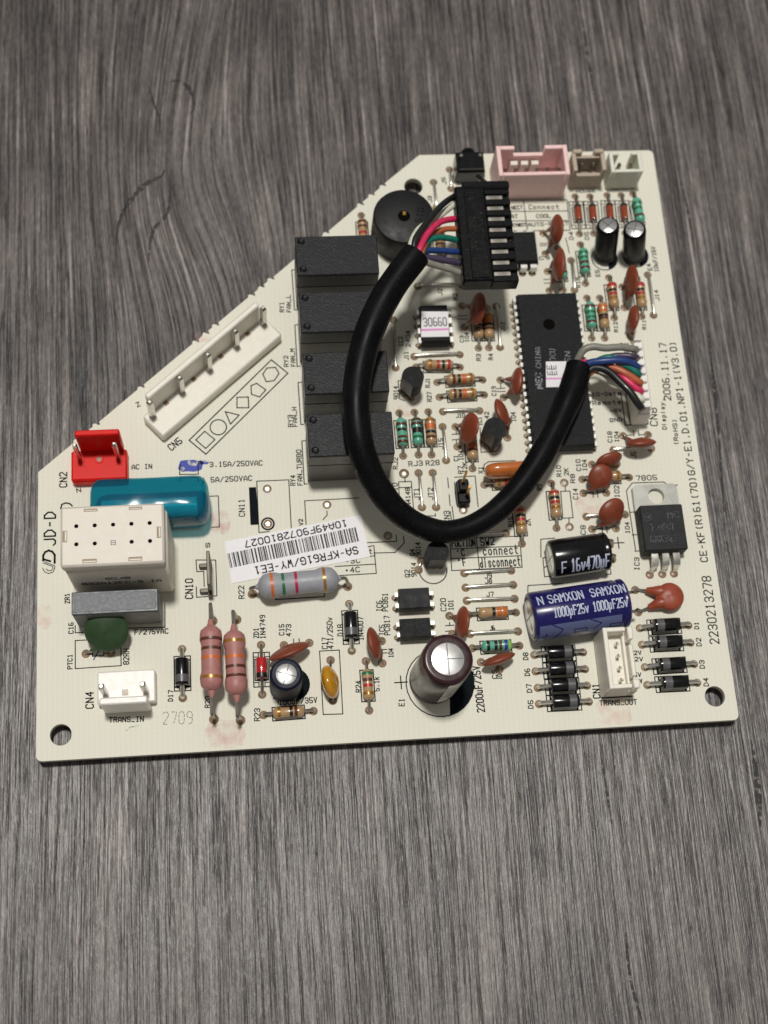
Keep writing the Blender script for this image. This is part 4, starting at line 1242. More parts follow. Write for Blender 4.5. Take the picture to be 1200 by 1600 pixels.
relay(55.4, 82.5, 'second black box relay from the top, crossed by the cable end')
relay(55.5, 68.7, 'third black box relay from the top, crossed by the black cable')
relay(55.6, 55.1, 'black box relay at the bottom of the column, front face in reflected-light grey fully in view')

# big cream relay
jd = put('power_relay', MB().box(8.0, 27.4, 32.6, 44.6, 0.3, 17.6, 0.5).mesh('power_relay', 'relay_cream'), board, label='large cream box relay with rows of small holes on top')
lid = put('relay_cap', MB().box(7.5, 27.0, 32.9, 44.9, 17.4, 20.4, 0.45).mesh('relay_cap', 'relay_cream'), jd)
for r_ in range(2):
    for k in range(5):
        x_, y_ = 10.5 + 3.45 * k, (40.9, 37.3)[r_]
        if r_ == 1 and k == 2:
            put('cap_mark', MB().stroke([(-0.4, -0.4), (-0.4, 0.4), (0.4, 0.4), (0.4, -0.4)], 0.14, closed=True).stroke([(-0.4, 0), (0.4, 0)], 0.14).mesh('cap_mark', 'print_faint'), jd, (x_, y_, 20.44))
            continue
        put('cap_hole', cached('caphole', lambda: MB().lathe([(20.36, 0.42), (20.43, 0.4), (20.43, 0.37)], (0, 0, 0), (0, 0, 1), 14).mesh('cap_hole', 'hole_shade')), jd, (x_, y_, 0))  # flat dark disc paints the hole's shade
def slot(x0, x1, y0, y1):
    # a snap-fit window: recess shade painted as a dark flush plate, raised lighter tongue
    b = MB().box(x0, x1, y0, y1, 20.3, 20.42, 0.02, 0)
    if x1 - x0 > y1 - y0:
        b.box(x0 + 0.15, x1 - 0.15, y0 + 0.1, y0 + (y1 - y0) * 0.5, 20.35, 20.5, 0.04, 1)
    else:
        b.box(x0 + (x1 - x0) * 0.5, x1 - 0.1, y0 + 0.15, y1 - 0.15, 20.35, 20.5, 0.04, 1)
    put('cap_slot', b.mesh('cap_slot', ['relay_cream_shade', 'relay_cream']), jd)
for s_ in ((11.9, 14.5, 43.7, 44.3), (20.4, 22.9, 43.7, 44.3), (11.6, 14.3, 33.5, 34.3), (20.2, 22.8, 33.5, 34.3), (7.9, 8.8, 37.8, 40.1), (25.6, 26.4, 37.8, 40.1)):
    slot(*s_)
def front_text(parent, s, x0, x1, y, z, h, w, mt):
    b = MB()
    for pl in glyphs(s, h, x1 - x0):
        b.stroke(pl, w)
    put('case_text', b.mesh('case_text', mt), parent, M=Matrix.Translation(Vector((x0, y, z)) * MM) @ Matrix.Rotation(math.pi / 2, 4, 'X'))
front_text(jd, 'SCLAB', 15.0, 19.6, 32.57, 11.6, 1.3, 0.24, 'print_dark')
front_text(jd, '832A12FC-S 1A', 10.2, 25.4, 32.57, 8.6, 1.5, 0.28, 'print_dark')

# grey box film capacitor
fc = put('box_capacitor', MB().box(8.2, 24.9, 26.2, 30.8, 0.3, 9.9, 0.3).mesh('box_capacitor', 'film_side'), board, label='grey rectangular box capacitor in front of the cream relay')
put('case_rim', MB().box(8.15, 24.8, 26.25, 30.85, 9.3, 10.0, 0.2).mesh('case_rim', 'film_rim'), fc)
put('potting', MB().box(8.6, 24.35, 26.7, 30.4, 9.6, 10.06, 0.12).mesh('potting', 'film_grey'), fc)

# teal sleeved fuse
fx0, fx1, fy, fz = 11.4, 35.3, 49.9, 5.6
b = MB()
seg, vs, fs = 28, [], []
prof = [(0, 0.25), (0.25, 0.62), (0.8, 0.85), (1.7, 0.97), (2.8, 1.0), (12, 0.985), (21.1, 1.0), (22.2, 0.97), (23.1, 0.85), (23.65, 0.62), (23.9, 0.25)]
for x_, q in prof:
    for k in range(seg):
        a = 2 * math.pi * k / seg
        cx, cy = math.cos(a), math.sin(a)
        vs.append((fx0 + x_, fy + 4.9 * q * math.copysign(abs(cx) ** 0.62, cx), fz + 5.2 * q * math.copysign(abs(cy) ** 0.62, cy)))
for i in range(len(prof) - 1):
    for k in range(seg):
        fs.append([i * seg + k, i * seg + (k + 1) % seg, (i + 1) * seg + (k + 1) % seg, (i + 1) * seg + k])
fs += [list(range(seg)), [(len(prof) - 1) * seg + k for k in range(seg)]]
fuse = put('sleeved_fuse', b.add(vs, fs).mesh('sleeved_fuse', 'fuse_teal'), board, label='glossy teal sleeved fuse behind the cream relay')
put('fuse_tube', MB().lathe([(2.2, 1.2), (2.4, 2.0), (21.4, 2.0), (21.6, 1.2)], (fx0, fy - 1.3, fz + 0.9), (1, 0, 0), 20).mesh('fuse_tube', 'fuse_glow_core'), fuse)  # bright tube set off-centre to imitate light glowing through the sleeve

# ------------------------------------------------------------------ connectors
def pin(parent, x, y, z0, z1, s=0.55, mt='tin', lean=(0, 0)):
    b = MB().box(-s / 2 * 1.2, s / 2 * 1.2, -s / 2 * 1.2, s / 2 * 1.2, z0, z1 - 0.5, 0.05)
    b.lathe([(z1 - 0.5, s * 0.78), (z1, s * 0.35)], (0, 0, 0), (0, 0, 1), 4)
    put('pin', cached(('pin', z0, z1, s, mt), lambda: b.mesh('pin', mt)), parent, (x, y, 0))
def socket_hole(parent, x, y, z, s=0.6):
    put('empty_socket', cached(('sock', s), lambda: MB().box(-s, s, -s, s, -0.1, 0.03, 0.02).mesh('empty_socket', 'flux')), parent, (x, y, z))

# red three-way mains header
c2 = put('red_connector', MB().box(7.1, 18.5, 56.5, 63.1, 0.2, 3.0, 0.35).box(7.3, 18.2, 56.3, 58.0, 0.2, 2.4, 0.3).mesh('red_connector', 'nylon_red'), board, label='red power input connector with one tall back wall')
put('latch_wall', MB().box(9.0, 17.9, 62.7, 64.0, 2.6, 12.0, 0.3).mesh('latch_wall', 'nylon_red'), c2)
for x_ in (8.95, 12.8, 16.75):
    put('pin_collar', cached('collar', lambda: MB().lathe([(2.9, 1.0), (3.15, 0.92), (3.15, 0.55), (2.95, 0.5)], (0, 0, 0), (0, 0, 1), 16).mesh('pin_collar', 'nylon_red')), c2, (x_, 61.0, 0))
socket_hole(c2, 12.8, 61.0, 3.0, 0.55)
for x_ in (8.9, 16.7):
    pin(c2, x_, 61.1, 2.5, 11.3, 0.7)
# white transformer-input header
c4 = put('white_connector', MB().box(12.1, 23.4, 9.9, 16.4, 0.2, 2.8, 0.3).mesh('white_connector', 'nylon_white'), board, label='white two-pin header marked for transformer input')
put('latch_wall', MB().box(13.2, 22.3, 8.5, 9.95, 0.2, 9.2, 0.3).mesh('latch_wall', 'nylon_white'), c4)
for x_ in (13.7, 21.5):
    pin(c4, x_, 12.0, 2.5, 10.2, 0.85)
socket_hole(c4, 17.5, 12.0, 2.8, 0.6)
# long white five-pin header along the cut edge
a_, b_ = Vector((25.9, 65.4)), Vector((51.9, 88.0))
ang = math.atan2((b_ - a_).y, (b_ - a_).x)
ln = (b_ - a_).length
c5 = put('long_connector', MB().box(0, ln, 0, 6.3, 0.2, 3.0, 0.35).mesh('long_connector', 'nylon'), board, (a_.x, a_.y, 0), ang, label='long white five-pin header set slanting along the cut edge')
put('latch_wall', MB().box(2.0, ln - 1.2, 5.7, 7.0, 0.2, 10.2, 0.35).mesh('latch_wall', 'nylon'), c5)
R5 = Matrix.Rotation(-ang, 2)
for p in ((23.9, 70.3, 3.0), (30.1, 75.5, 3.0), (36.0, 80.5, 3.0), (41.9, 85.7, 3.0), (47.9, 90.8, 3.0)):
    q = R5 @ (Vector(p[:2]) - a_)
    pin(c5, q.x, q.y, 2.6, 10.4, 0.95, 'tin')
for p in ((26.8, 73.0, 3.0), (32.7, 78.2, 3.0), (38.6, 83.3, 3.0), (44.5, 88.4, 3.0)):
    q = R5 @ (Vector(p[:2]) - a_)
    socket_hole(c5, q.x, q.y, 3.0, 0.5)

def shroud(name, x0, x1, y0, y1, h, mt, label, wall=0.9, notch=None, floor=1.6, side='back'):
    b = MB().box(x0, x1, y0, y1, 0.2, floor, 0.12)
    b.box(x0, x0 + wall, y0, y1, floor - 0.2, h, 0.15).box(x1 - wall, x1, y0, y1, floor - 0.2, h, 0.15)
    o = put(name, b.mesh(name, mt), board, label=label)
    return o
# pink six-way shrouded header at the top edge
pk = shroud('pink_connector', 101.4, 117.5, 121.6, 129.3, 10.0, 'nylon_pink', 'pink six-way shrouded header at the top edge', wall=1.0)
put('front_wall', MB().box(102.35, 116.55, 121.62, 122.5, 1.4, 9.97, 0.15).mesh('front_wall', 'nylon_pink'), pk)
put('back_wall', MB().box(102.35, 105.6, 128.3, 129.28, 1.4, 9.97, 0.15).box(112.4, 116.55, 128.3, 129.28, 1.4, 9.97, 0.15).box(105.4, 112.6, 128.32, 129.26, 1.4, 7.2, 0.12).mesh('back_wall', 'nylon_pink'), pk)
for k in range(6):
    pin(pk, 103.6 + 2.45 * k, 125.0, 1.4, 7.6, 0.6, 'tin_dull')
for k in range(3):
    put('sensor_tag', cached('stag', lambda: MB().box(-0.85, 0.85, -0.5, 0.6, 1.5, 6.0, 0.1).mesh('sensor_tag', 'nylon')), pk, (106.0 + 2.4 * k, 127.3, 0))
# beige two-way header with clip ears
bg_ = shroud('beige_connector', 119.0, 126.6, 124.0, 128.6, 7.6, 'nylon_beige', 'beige two-pin header between the pink and the pale header', wall=1.0)
put('front_wall', MB().box(119.95, 125.65, 124.02, 124.9, 1.4, 5.2, 0.12).mesh('front_wall', 'nylon_beige'), bg_)
put('back_wall', MB().box(119.95, 125.65, 127.8, 128.58, 1.4, 6.6, 0.12).mesh('back_wall', 'nylon_beige'), bg_)
for x_ in (119.3, 124.2):
    put('clip_ear', MB().box(x_, x_ + 2.2, 128.3, 129.4, 3.0, 8.0, 0.3).mesh('clip_ear', 'nylon_beige'), bg_)
for x_ in (121.4, 124.0):
    pin(bg_, x_, 126.4, 1.4, 6.6, 0.6, 'tin_dull')
# pale two-way header next to it
wt = shroud('pale_connector', 127.7, 135.1, 123.6, 128.8, 7.2, 'nylon_pale', 'pale white two-pin header nearest the corner', wall=0.9)
put('front_wall', MB().box(128.55, 134.25, 123.62, 124.4, 1.4, 7.17, 0.12).mesh('front_wall', 'nylon_pale'), wt)
put('back_wall', MB().box(128.55, 130.0, 128.1, 128.78, 1.4, 7.17, 0.12).box(132.9, 134.25, 128.1, 128.78, 1.4, 7.17, 0.12).mesh('back_wall', 'nylon_pale'), wt)
for x_ in (130.2, 132.7):
    pin(wt, x_, 126.4, 1.4, 6.4, 0.6, 'tin_dull')
# white four-way transformer-output header
c1 = shroud('output_connector', 112.6, 118.9, 6.1, 18.5, 2.4, 'nylon', 'white four-pin shrouded header beneath the blue capacitor', wall=0.8, floor=4.6)
put('side_wall', MB().box(112.3, 113.2, 6.1, 18.5, 0.3, 8.9, 0.15).mesh('side_wall', 'nylon'), c1)
put('end_wall', MB().box(113.0, 116.9, 6.12, 7.0, 1.8, 8.87, 0.15).mesh('end_wall', 'nylon'), c1)
put('end_wall', MB().box(113.0, 116.9, 17.6, 18.48, 1.8, 8.87, 0.15).mesh('end_wall', 'nylon'), c1)
put('side_wall', MB().box(116.7, 117.3, 6.6, 18.3, 1.8, 6.0, 0.15).box(117.3, 118.4, 15.9, 18.5, 0.3, 8.8, 0.2).box(117.3, 118.2, 8.6, 15.0, 0.3, 8.2, 0.2).box(117.3, 118.6, 6.1, 7.9, 0.3, 8.4, 0.2).mesh('side_wall', 'nylon'), c1)
for k in range(4):
    pin(c1, 115.5, 15.6 - 2.45 * k, 1.8, 7.4, 0.5, 'tin')

# black two-pin header with a bent gold pin
hc = Vector((88.0, 50.7, 2.0))
ph = put('pin_header', MB().box(-1.35, 1.35, -2.6, 2.6, 0.2, 2.6, 0.35).box(-1.2, 1.0, -0.4, 2.3, 2.5, 4.2, 0.3).mesh('pin_header', 'black_plastic'), board, (hc.x, hc.y, 0), label='small black pin header with two gold pins inside the cable loop')
put('pin', MB().box(0.2, 0.8, -1.2, -0.6, 2.4, 8.0, 0.06).mesh('pin', 'gold'), ph)
put('pin', MB().tube([(-0.3, 1.2, 2.5), (-0.3, 1.3, 6), (-0.1, 1.9, 9.5)], 0.3, 6).mesh('pin', 'gold'), ph)

# spade terminal
sp = put('spade_terminal', MB().box(34.3, 35.0, 31.6, 38.6, 1.2, 8.2, 0.12).box(34.2, 35.1, 30.9, 33.0, 0.2, 2.6, 0.1).box(34.2, 35.1, 36.4, 38.4, 0.2, 2.6, 0.1).mesh('spade_terminal', 'spade'), board, label='upright silver spade terminal beside the teal fuse')
for y_ in (32.3, 37.6):
    put('solder_leg', MB().box(32.5, 34.4, y_ - 0.5, y_ + 0.5, 0.05, 1.2, 0.2).mesh('solder_leg', 'spade'), sp)

# black tact switch at the top edge
ts = put('push_switch', MB().box(93.1, 99.5, 126.0, 131.4, 0.3, 4.6, 0.25).prism([(93.6, 126.4), (99.0, 126.4), (98.4, 130.6), (94.2, 130.6)], 4.5, 5.6).mesh('push_switch', 'black_gloss'), board, label='black push switch block at the top edge beside the pink header')
put('plunger', MB().lathe([(0, 1.6), (0.9, 1.55), (1.3, 1.2)], (96.2, 131.3, 3.2), (0, 1, 0), 16).mesh('plunger', 'black_plastic'), ts)
for x_ in (94.2, 98.5):
    put('rivet', MB().lathe([(5.5, 0.45), (5.75, 0.3)], (x_, 129.8, 0), (0, 0, 1), 10).mesh('rivet', 'tin_dull'), ts)
for x_ in (92.9, 99.6):
    put('frame_leg', MB().box(x_ - 0.25, x_ + 0.25, 126.3, 128.0, 0.05, 2.2, 0.1).mesh('frame_leg', 'tin_dull'), ts)

# buzzer
bz = put('buzzer', MB().lathe([(0.2, 6.6), (0.5, 6.75), (8.5, 6.75), (8.85, 6.6), (9.0, 6.35), (9.0, 1.35), (8.2, 1.25), (8.0, 1.2)], (0, 0, 0), (0, 0, 1), 44).mesh('buzzer', 'buzzer'), board, (79.6, 112.7, 0), label='round black buzzer with a small hole in its middle')
put('sound_hole', MB().lathe([(8.9, 1.4), (9.03, 1.35), (9.03, 1.1)], (0, 0, 0), (0, 0, 1), 18).mesh('sound_hole', 'hole_shade'), bz)  # dark disc laid over the opening paints its inner shade
put('metal_tongue', MB().box(-0.2, 0.45, 0.2, 1.05, 9.03, 9.07, 0.01).mesh('metal_tongue', 'gold'), bz)
b = MB()
for pl in glyphs('SIG', 1.3, 3.6):
    b.stroke(pl, 0.2)
put('case_text', b.mesh('case_text', 'black_gloss'), bz, (3.6, -1.8, 9.03), math.radians(75))

# ------------------------------------------------------------------ chips
def dip(name, x0, x1, y0, y1, z, npin, rows_x, mt, label, horizontal=False, pw=0.85, notch=True, top=None):
    h = (z + 0.6) / 2 + 0.3
    b = MB()
    # two-part moulded body with drafted sides
    d = 0.28
    vs = [(x0 + d, y0 + d, 0.6), (x1 - d, y0 + d, 0.6), (x1 - d, y1 - d, 0.6), (x0 + d, y1 - d, 0.6), (x0, y0, h), (x1, y0, h), (x1, y1, h), (x0, y1, h), (x0 + d, y0 + d, z), (x1 - d, y0 + d, z), (x1 - d, y1 - d, z), (x0 + d, y1 - d, z)]
    fs = [[0, 1, 2, 3], [8, 9, 10, 11]] + [[i, (i + 1) % 4, 4 + (i + 1) % 4, 4 + i] for i in range(4)] + [[4 + i, 4 + (i + 1) % 4, 8 + (i + 1) % 4, 8 + i] for i in range(4)]
    o = put(name, b.add(vs, fs).mesh(name, mt), board, label=label)
    n = npin
    for s, rx in zip((-1, 1), rows_x):
        for k in range(n):
            if horizontal:
                x_ = x0 + (x1 - x0) * (k + 0.5) / n
                ey = y0 if s < 0 else y1
                m = cached(('pinh', rx, ey, h, s, pw), lambda: MB().box(-pw / 2, pw / 2, min(ey, rx), max(ey, rx), h - 0.15, h + 0.12, 0.05).box(-pw / 2, pw / 2, rx - 0.15, rx + 0.15, 0.9, h + 0.1, 0.06).box(-0.25, 0.25, rx - 0.13, rx + 0.13, -2.4, 1.0, 0.03).lathe([(0, 0.85), (0.06, 0.8), (0.2, 0.4)], (0, rx, 0), (0, 0, 1), 10, 1).mesh('pin', ['pin_sheen', 'flux']))
                put('pin', m, o, (x_, 0, 0))
            else:
                y_ = y0 + (y1 - y0) * (k + 0.5) / n
                ex = x0 if s < 0 else x1
                m = cached(('pinv', rx, ex, h, s, pw), lambda: MB().box(min(ex, rx), max(ex, rx), -pw / 2, pw / 2, h - 0.15, h + 0.12, 0.05).box(rx - 0.15, rx + 0.15, -pw / 2, pw / 2, 0.9, h + 0.1, 0.06).box(rx - 0.13, rx + 0.13, -0.25, 0.25, -2.4, 1.0, 0.03).lathe([(0, 0.6), (0.06, 0.55), (0.2, 0.35)], (rx, 0, 0), (0, 0, 1), 10, 1).mesh('pin', ['pin_sheen', 'flux']))
                put('pin', m, o, (0, y_, 0))
    return o
def chip_text(o, s, p0, p1, h, w, mt, z):
    d = Vector(p1) - Vector(p0)
    b = MB()
    for pl in glyphs(s, h, d.length):
        b.stroke(pl, w)
    put('chip_text', b.mesh('chip_text', mt), o, (p0[0], p0[1], z), math.atan2(d.y, d.x))
mc = dip('microcontroller', 103.6, 117.1, 59.2, 95.5, 4.2, 21, (103.1, 117.6), 'chip_black', 'long black microcontroller chip with rows of pins, partly under the cable', pw=1.0)
put('moulding_dimple', MB().lathe([(4.15, 1.35), (4.23, 1.3), (4.23, 1.2)], (0, 0, 0), (0, 0, 1), 24).mesh('moulding_dimple', 'hole_shade'), mc, (110.0, 87.8, 4.2)[:2])  # dark disc paints the dimple's shade
chip_text(mc, 'NEC', (106.9, 72.7, 4.2)[:2], (107.0, 76.2, 4.2)[:2], 1.3, 0.32, 'print_faint', 4.24)
chip_text(mc, 'CHINA', (107.1, 77.5, 4.2)[:2], (107.4, 82.3, 4.2)[:2], 1.1, 0.17, 'print_faint', 4.24)
chip_text(mc, '7CU', (110.5, 79.2, 4.2)[:2], (110.6, 81.8, 4.2)[:2], 1.2, 0.17, 'print_faint', 4.24)
chip_text(mc, '5N', (113.7, 78.5, 4.2)[:2], (113.9, 81.0, 4.2)[:2], 1.2, 0.17, 'print_faint', 4.24)
st = [Vector(p[:2]) for p in ((108.3, 78.9, 4.2), (112.8, 78.8, 4.2), (112.3, 72.8, 4.2), (107.7, 72.9, 4.2))]
sk = put('paper_sticker', MB().prism([(p.x, p.y) for p in st], 4.22, 4.3).mesh('paper_sticker', 'paper'), mc)
put('sticker_line', MB().sheet([(q.x, q.y) for q in (st[0].lerp(st[3], 0.64), st[1].lerp(st[2], 0.64), st[1].lerp(st[2], 0.7), st[0].lerp(st[3], 0.7))], 4.32).mesh('sticker_line', 'marker_pink'), sk)
for k in range(2):
    p = st[0].lerp(st[3], 0.52).lerp(st[1].lerp(st[2], 0.52), 0.3 + 0.22 * k)
    b = MB()
    for pl in glyphs('EE', 0.95, 2.2):
        b.stroke(pl, 0.16)
    put('sticker_text', b.mesh('sticker_text', 'paper_ink'), sk, (p.x, p.y, 4.33), math.pi / 2)
e2 = dip('memory_chip', 81.9, 88.2, 84.6, 93.6, 4.0, 4, (81.4, 88.9), 'chip_black', 'small eight-pin chip with a white paper sticker', pw=1.35)
s2 = [Vector(p[:2]) for p in ((82.3, 91.9, 4.0), (88.1, 91.7, 4.0), (87.8, 85.7, 4.0), (81.7, 85.8, 4.0))]
sk = put('paper_sticker', MB().prism([(p.x, p.y) for p in s2], 4.02, 4.1).mesh('paper_sticker', 'paper'), e2)
p0_, p1_ = s2[0].lerp(s2[3], 0.58).lerp(s2[1].lerp(s2[2], 0.58), 0.1), s2[0].lerp(s2[3], 0.58).lerp(s2[1].lerp(s2[2], 0.58), 0.93)
b = MB()
for pl in glyphs('30660', 1.9, (p1_ - p0_).length):
    b.stroke(pl, 0.22)
put('sticker_text', b.mesh('sticker_text', 'ink_grey'), sk, (p0_.x, p0_.y, 4.13), 0)
put('sticker_line', MB().sheet([(q.x, q.y) for q in (s2[0].lerp(s2[3], 0.69), s2[1].lerp(s2[2], 0.67), s2[1].lerp(s2[2], 0.74), s2[0].lerp(s2[3], 0.77))], 4.12).mesh('sticker_line', 'marker_pink'), sk)
dip('logic_chip', 100.8, 109.6, 103.4, 111.1, 4.0, 4, (102.6, 111.8), 'chip_black', 'plain black eight-pin chip under the dangling plug', horizontal=True, pw=1.5)
dip('optocoupler', 72.6, 79.0, 25.6, 30.2, 3.9, 2, (72.0, 79.7), 'chip_face', 'upper one of two small four-pin black optocouplers', pw=0.9)
dip('optocoupler', 72.4, 78.7, 19.6, 23.9, 3.9, 2, (71.9, 79.5), 'chip_black', 'lower one of two four-pin black optocouplers, touching the tall brown capacitor', pw=0.9)

# voltage regulator lying flat
vr = put('voltage_regulator', MB().box(124.4, 133.6, 35.2, 45.2, 0.6, 4.5, 0.25).mesh('voltage_regulator', 'chip_face'), board, label='flat black voltage regulator with a drilled metal tab')
tab = MB()
outer = [(124.4, 44.8), (134.0, 44.8), (134.1, 50.2), (133.4, 50.8), (125.1, 50.9), (124.4, 50.3)]
hc_ = (129.3, 48.2)
ring_o, ring_i = [], []
for k in range(32):
    a = 2 * math.pi * k / 32
    dx_, dy_ = math.cos(a), math.sin(a)
    tx = min((134.05 - hc_[0]) / dx_ if dx_ > 1e-6 else 1e9, (124.4 - hc_[0]) / dx_ if dx_ < -1e-6 else 1e9)
    ty = min((50.85 - hc_[1]) / dy_ if dy_ > 1e-6 else 1e9, (44.8 - hc_[1]) / dy_ if dy_ < -1e-6 else 1e9)
    t_ = min(tx, ty)
    ring_o.append((hc_[0] + dx_ * t_, hc_[1] + dy_ * t_))
    ring_i.append((hc_[0] + dx_ * 1.75, hc_[1] + dy_ * 1.75))
vs = [(x, y, z) for z in (0.1, 1.35) for x, y in ring_o] + [(x, y, z) for z in (0.1, 1.35) for x, y in ring_i]
fs = []
for k in range(32):
    k2 = (k + 1) % 32
    fs += [[32 + k, 32 + k2, 96 + k2, 96 + k], [k, k2, 32 + k2, 32 + k], [64 + k, 64 + k2, 96 + k2, 96 + k], [k, k2, 64 + k2, 64 + k]]
put('metal_tab', tab.add(vs, fs).mesh('metal_tab', 'tab_metal'), vr)
for x_, hx in ((126.8, 126.0), (129.1, 128.7), (131.4, 131.2)):
    b = MB()
    path = [(x_, 35.4, 2.6), (x_, 33.4, 2.6), (x_ - 0.05, 32.5, 2.2), (hx + 0.1, 31.6, 0.9), (hx, 31.3, -2.4)]
    vs, fs = [], []
    for i, p in enumerate(path):
        hw = 0.72 if i < 3 else 0.45
        th = 0.28
        vs += [(p[0] - hw, p[1], p[2] - th), (p[0] + hw, p[1], p[2] - th), (p[0] + hw, p[1] + (0 if i < 3 else 0.3), p[2] + th), (p[0] - hw, p[1] + (0 if i < 3 else 0.3), p[2] + th)]
    for i in range(len(path) - 1):
        for j in range(4):
            fs.append([4 * i + j, 4 * i + (j + 1) % 4, 4 * i + 4 + (j + 1) % 4, 4 * i + 4 + j])
    fs += [[0, 1, 2, 3], [16, 17, 18, 19]]
    put('lead', b.add(vs, fs).lathe([(0, 0.9), (0.06, 0.84), (0.2, 0.5)], (hx, 31.3, 0), (0, 0, 1), 12, 1).mesh('lead', ['tin', 'flux']), vr)
for s, x0, x1, y_ in (('MC', 130.2, 132.6, 42.2), ('7805CT', 126.2, 131.2, 39.6), ('RAK928', 125.9, 131.4, 37.1)):
    chip_text(vr, s, (x0, y_), (x1, y_), 1.3, 0.2, 'print_dim', 4.54)
b = MB().stroke(circle((125.9, 42.6), 0.85, 18), 0.16, closed=True)
for pl in glyphs('ON', 0.6, 1.1):
    b.stroke([(x + 125.35, y + 42.3) for x, y in pl], 0.14)
put('chip_text', b.mesh('chip_text', 'print_dim'), vr, (0, 0, 4.54))

# small three-leg transistors
def transistor(c, z0, z1, face, label, R=2.35, flat='lit_side_grey'):
    # face: direction (degrees) the flat side looks to
    poly = []
    for k in range(19):
        a = math.radians(-138 + 276 * k / 18)
        poly.append((-R * math.cos(a), R * math.sin(a)))
    b = MB().prism(poly, z0, z1, 1)
    b.m[2 + len(poly) - 1] = 0  # flat face takes the lighter grey, painting light on black plastic
    o = put('transistor', b.mesh('transistor', [flat, 'chip_black']), board, (c[0], c[1], 0), math.radians(face), label)
    for k in (-1, 0, 1):
        b = MB().box(0.6, 1.05, k * 1.27 - 0.24, k * 1.27 + 0.24, -2.4, z0 + 0.3, 0.05).lathe([(0, 0.75), (0.06, 0.7), (0.2, 0.4)], (0.8, k * 1.27, 0), (0, 0, 1), 10, 1)
        put('lead', b.mesh('lead', ['tin_dull', 'flux']), o)
    return o
transistor((78.7, 74.8, 8.2), 2.6, 8.2, 222, 'small black transistor beside the last relay, flat side to the relay')
transistor((95.0, 62.5, 8.2), 2.6, 8.2, 222, 'small black transistor between two brown disc capacitors')
transistor((80.8, 36.3, 5.0), 2.2, 7.4, 268, 'small black transistor under the bottom of the cable loop', flat='black_plastic')  # darker flat paints the shade under the cable
jumper((77.5, 34.8), (78.2, 36.7))

# solder joints under the board keep it clear of the table
b = MB()
rs = random.Random(5)
for k in range(150):
    x_, y_ = rs.uniform(4, 136), rs.uniform(4, 125)
    if y_ > 56 + x_ * 0.86:
        continue
    b.lathe([(-1.6, 1.1), (-2.4, 0.6), (-LIFT + 0.03, 0.35)], (x_, y_, 0), (0, 0, 1), 8)
put('solder_joint', b.mesh('solder_joint', 'tin_dull'), board, kind='stuff')

# ------------------------------------------------------------------ wire harness: sheathed cable, loose black plug, white plug
har = thing('wire_harness', 'black sheathed cable looped over the board with coloured wires, loose black plug and white plug', 'cable', (0, 0, LIFT))
cp = [((79.5, 95.4, 23.0), 3.05), ((73.2, 87.1, 22.5), 3.05), ((68.3, 77.4, 21.5), 2.95), ((65.6, 66.7, 20.5), 2.85), ((65.6, 56.4, 19.0), 2.8), ((68.6, 48.5, 15.5), 2.7), ((74.2, 42.7, 11.5), 2.5),
      ((81.7, 39.9, 9.5), 2.35), ((89.1, 41.4, 9.0), 2.35), ((96.2, 46.3, 9.0), 2.5), ((102.6, 53.7, 9.2), 2.6), ((108.1, 62.4, 9.4), 2.7), ((111.8, 69.5, 9.4), 2.85), ((114.2, 75.2, 9.0), 2.9)]
path = smooth_path([p for p, _ in cp], 7)
rad = []
for i in range(len(cp) - 1):
    for k in range(7):
        rad.append(cp[i][1] + (cp[i + 1][1] - cp[i][1]) * k / 7)
rad.append(cp[-1][1])
rad = [q * (1 + 0.018 * math.sin(i * 0.9) * math.sin(i * 0.37)) for i, q in enumerate(rad)]
sheath = MB().tube(path, rad, 24)
sheath_o = put('cable_sheath', sheath.mesh('cable_sheath', 'black_rubber'), har)
for i in (32, 35, 38, 40, 42, 44, 46):
    c, d = path[i], (path[i + 1] - path[i - 1]).normalized()
    view = (Vector((44.9, -42.8, 273.6)) - c).normalized()
    side = d.cross(view).normalized()
    side = side if side.y < 0 else -side
    n = (side * 0.86 + view * 0.5).normalized()
    w = d.cross(n).normalized()
    rr = rad[i] + 0.03
    n2 = (n + w * 0.16).normalized()
    n3 = (n - w * 0.16).normalized()
    k = 0.75
    put('sheath_mark', MB().add([c + n2 * rr - d * k, c + n2 * rr + d * k, c + n3 * rr + d * k, c + n3 * rr - d * k], [[0, 1, 2, 3]]).mesh('sheath_mark', 'sheath_print'), sheath_o)

# loose black plug, eight ways
PX0, PX1, PY0, PY1, PZ0, PZ1 = 89.4, 101.2, 90.6, 113.2, 15.6, 20.0
pg = put('black_plug', MB().box(PX0, 95.8, PY0, PY1, PZ0, PZ1, 0.4).box(95.6, PX1, PY0, PY1 - 0.1, PZ0, 18.6, 0.2).mesh('black_plug', 'black_plastic'), har, label='loose black eight-way plug with open contact windows')
put('plug_lip', MB().box(PX0 + 1.6, PX1, PY1 - 0.9, PY1 + 1.0, 15.5, 20.3, 0.4).mesh('plug_lip', 'black_gloss'), pg)
put('plug_rail', MB().box(PX0 + 1.9, 95.0, PY0 + 0.6, PY1 - 1.2, 19.8, 20.25, 0.2).mesh('plug_rail', 'black_plastic'), pg)
for k in range(9):
    y_ = PY0 + 0.6 + (PY1 - PY0 - 1.9) * k / 8
    put('divider', cached('divider', lambda: MB().box(95.6, PX1 - 0.1, -0.75, 0.75, 18.5, 19.6, 0.2).mesh('divider', 'black_plastic')), pg, (0, y_, 0))
for k in range(8):
    y_ = PY0 + 0.6 + (PY1 - PY0 - 1.9) * (k + 0.5) / 8
    put('contact', cached('contact', lambda: MB().box(96.0, 99.7, -0.72, 0.72, 18.3, 19.0, 0.2).mesh('contact', 'tin_dull')), pg, (0, y_, 0))
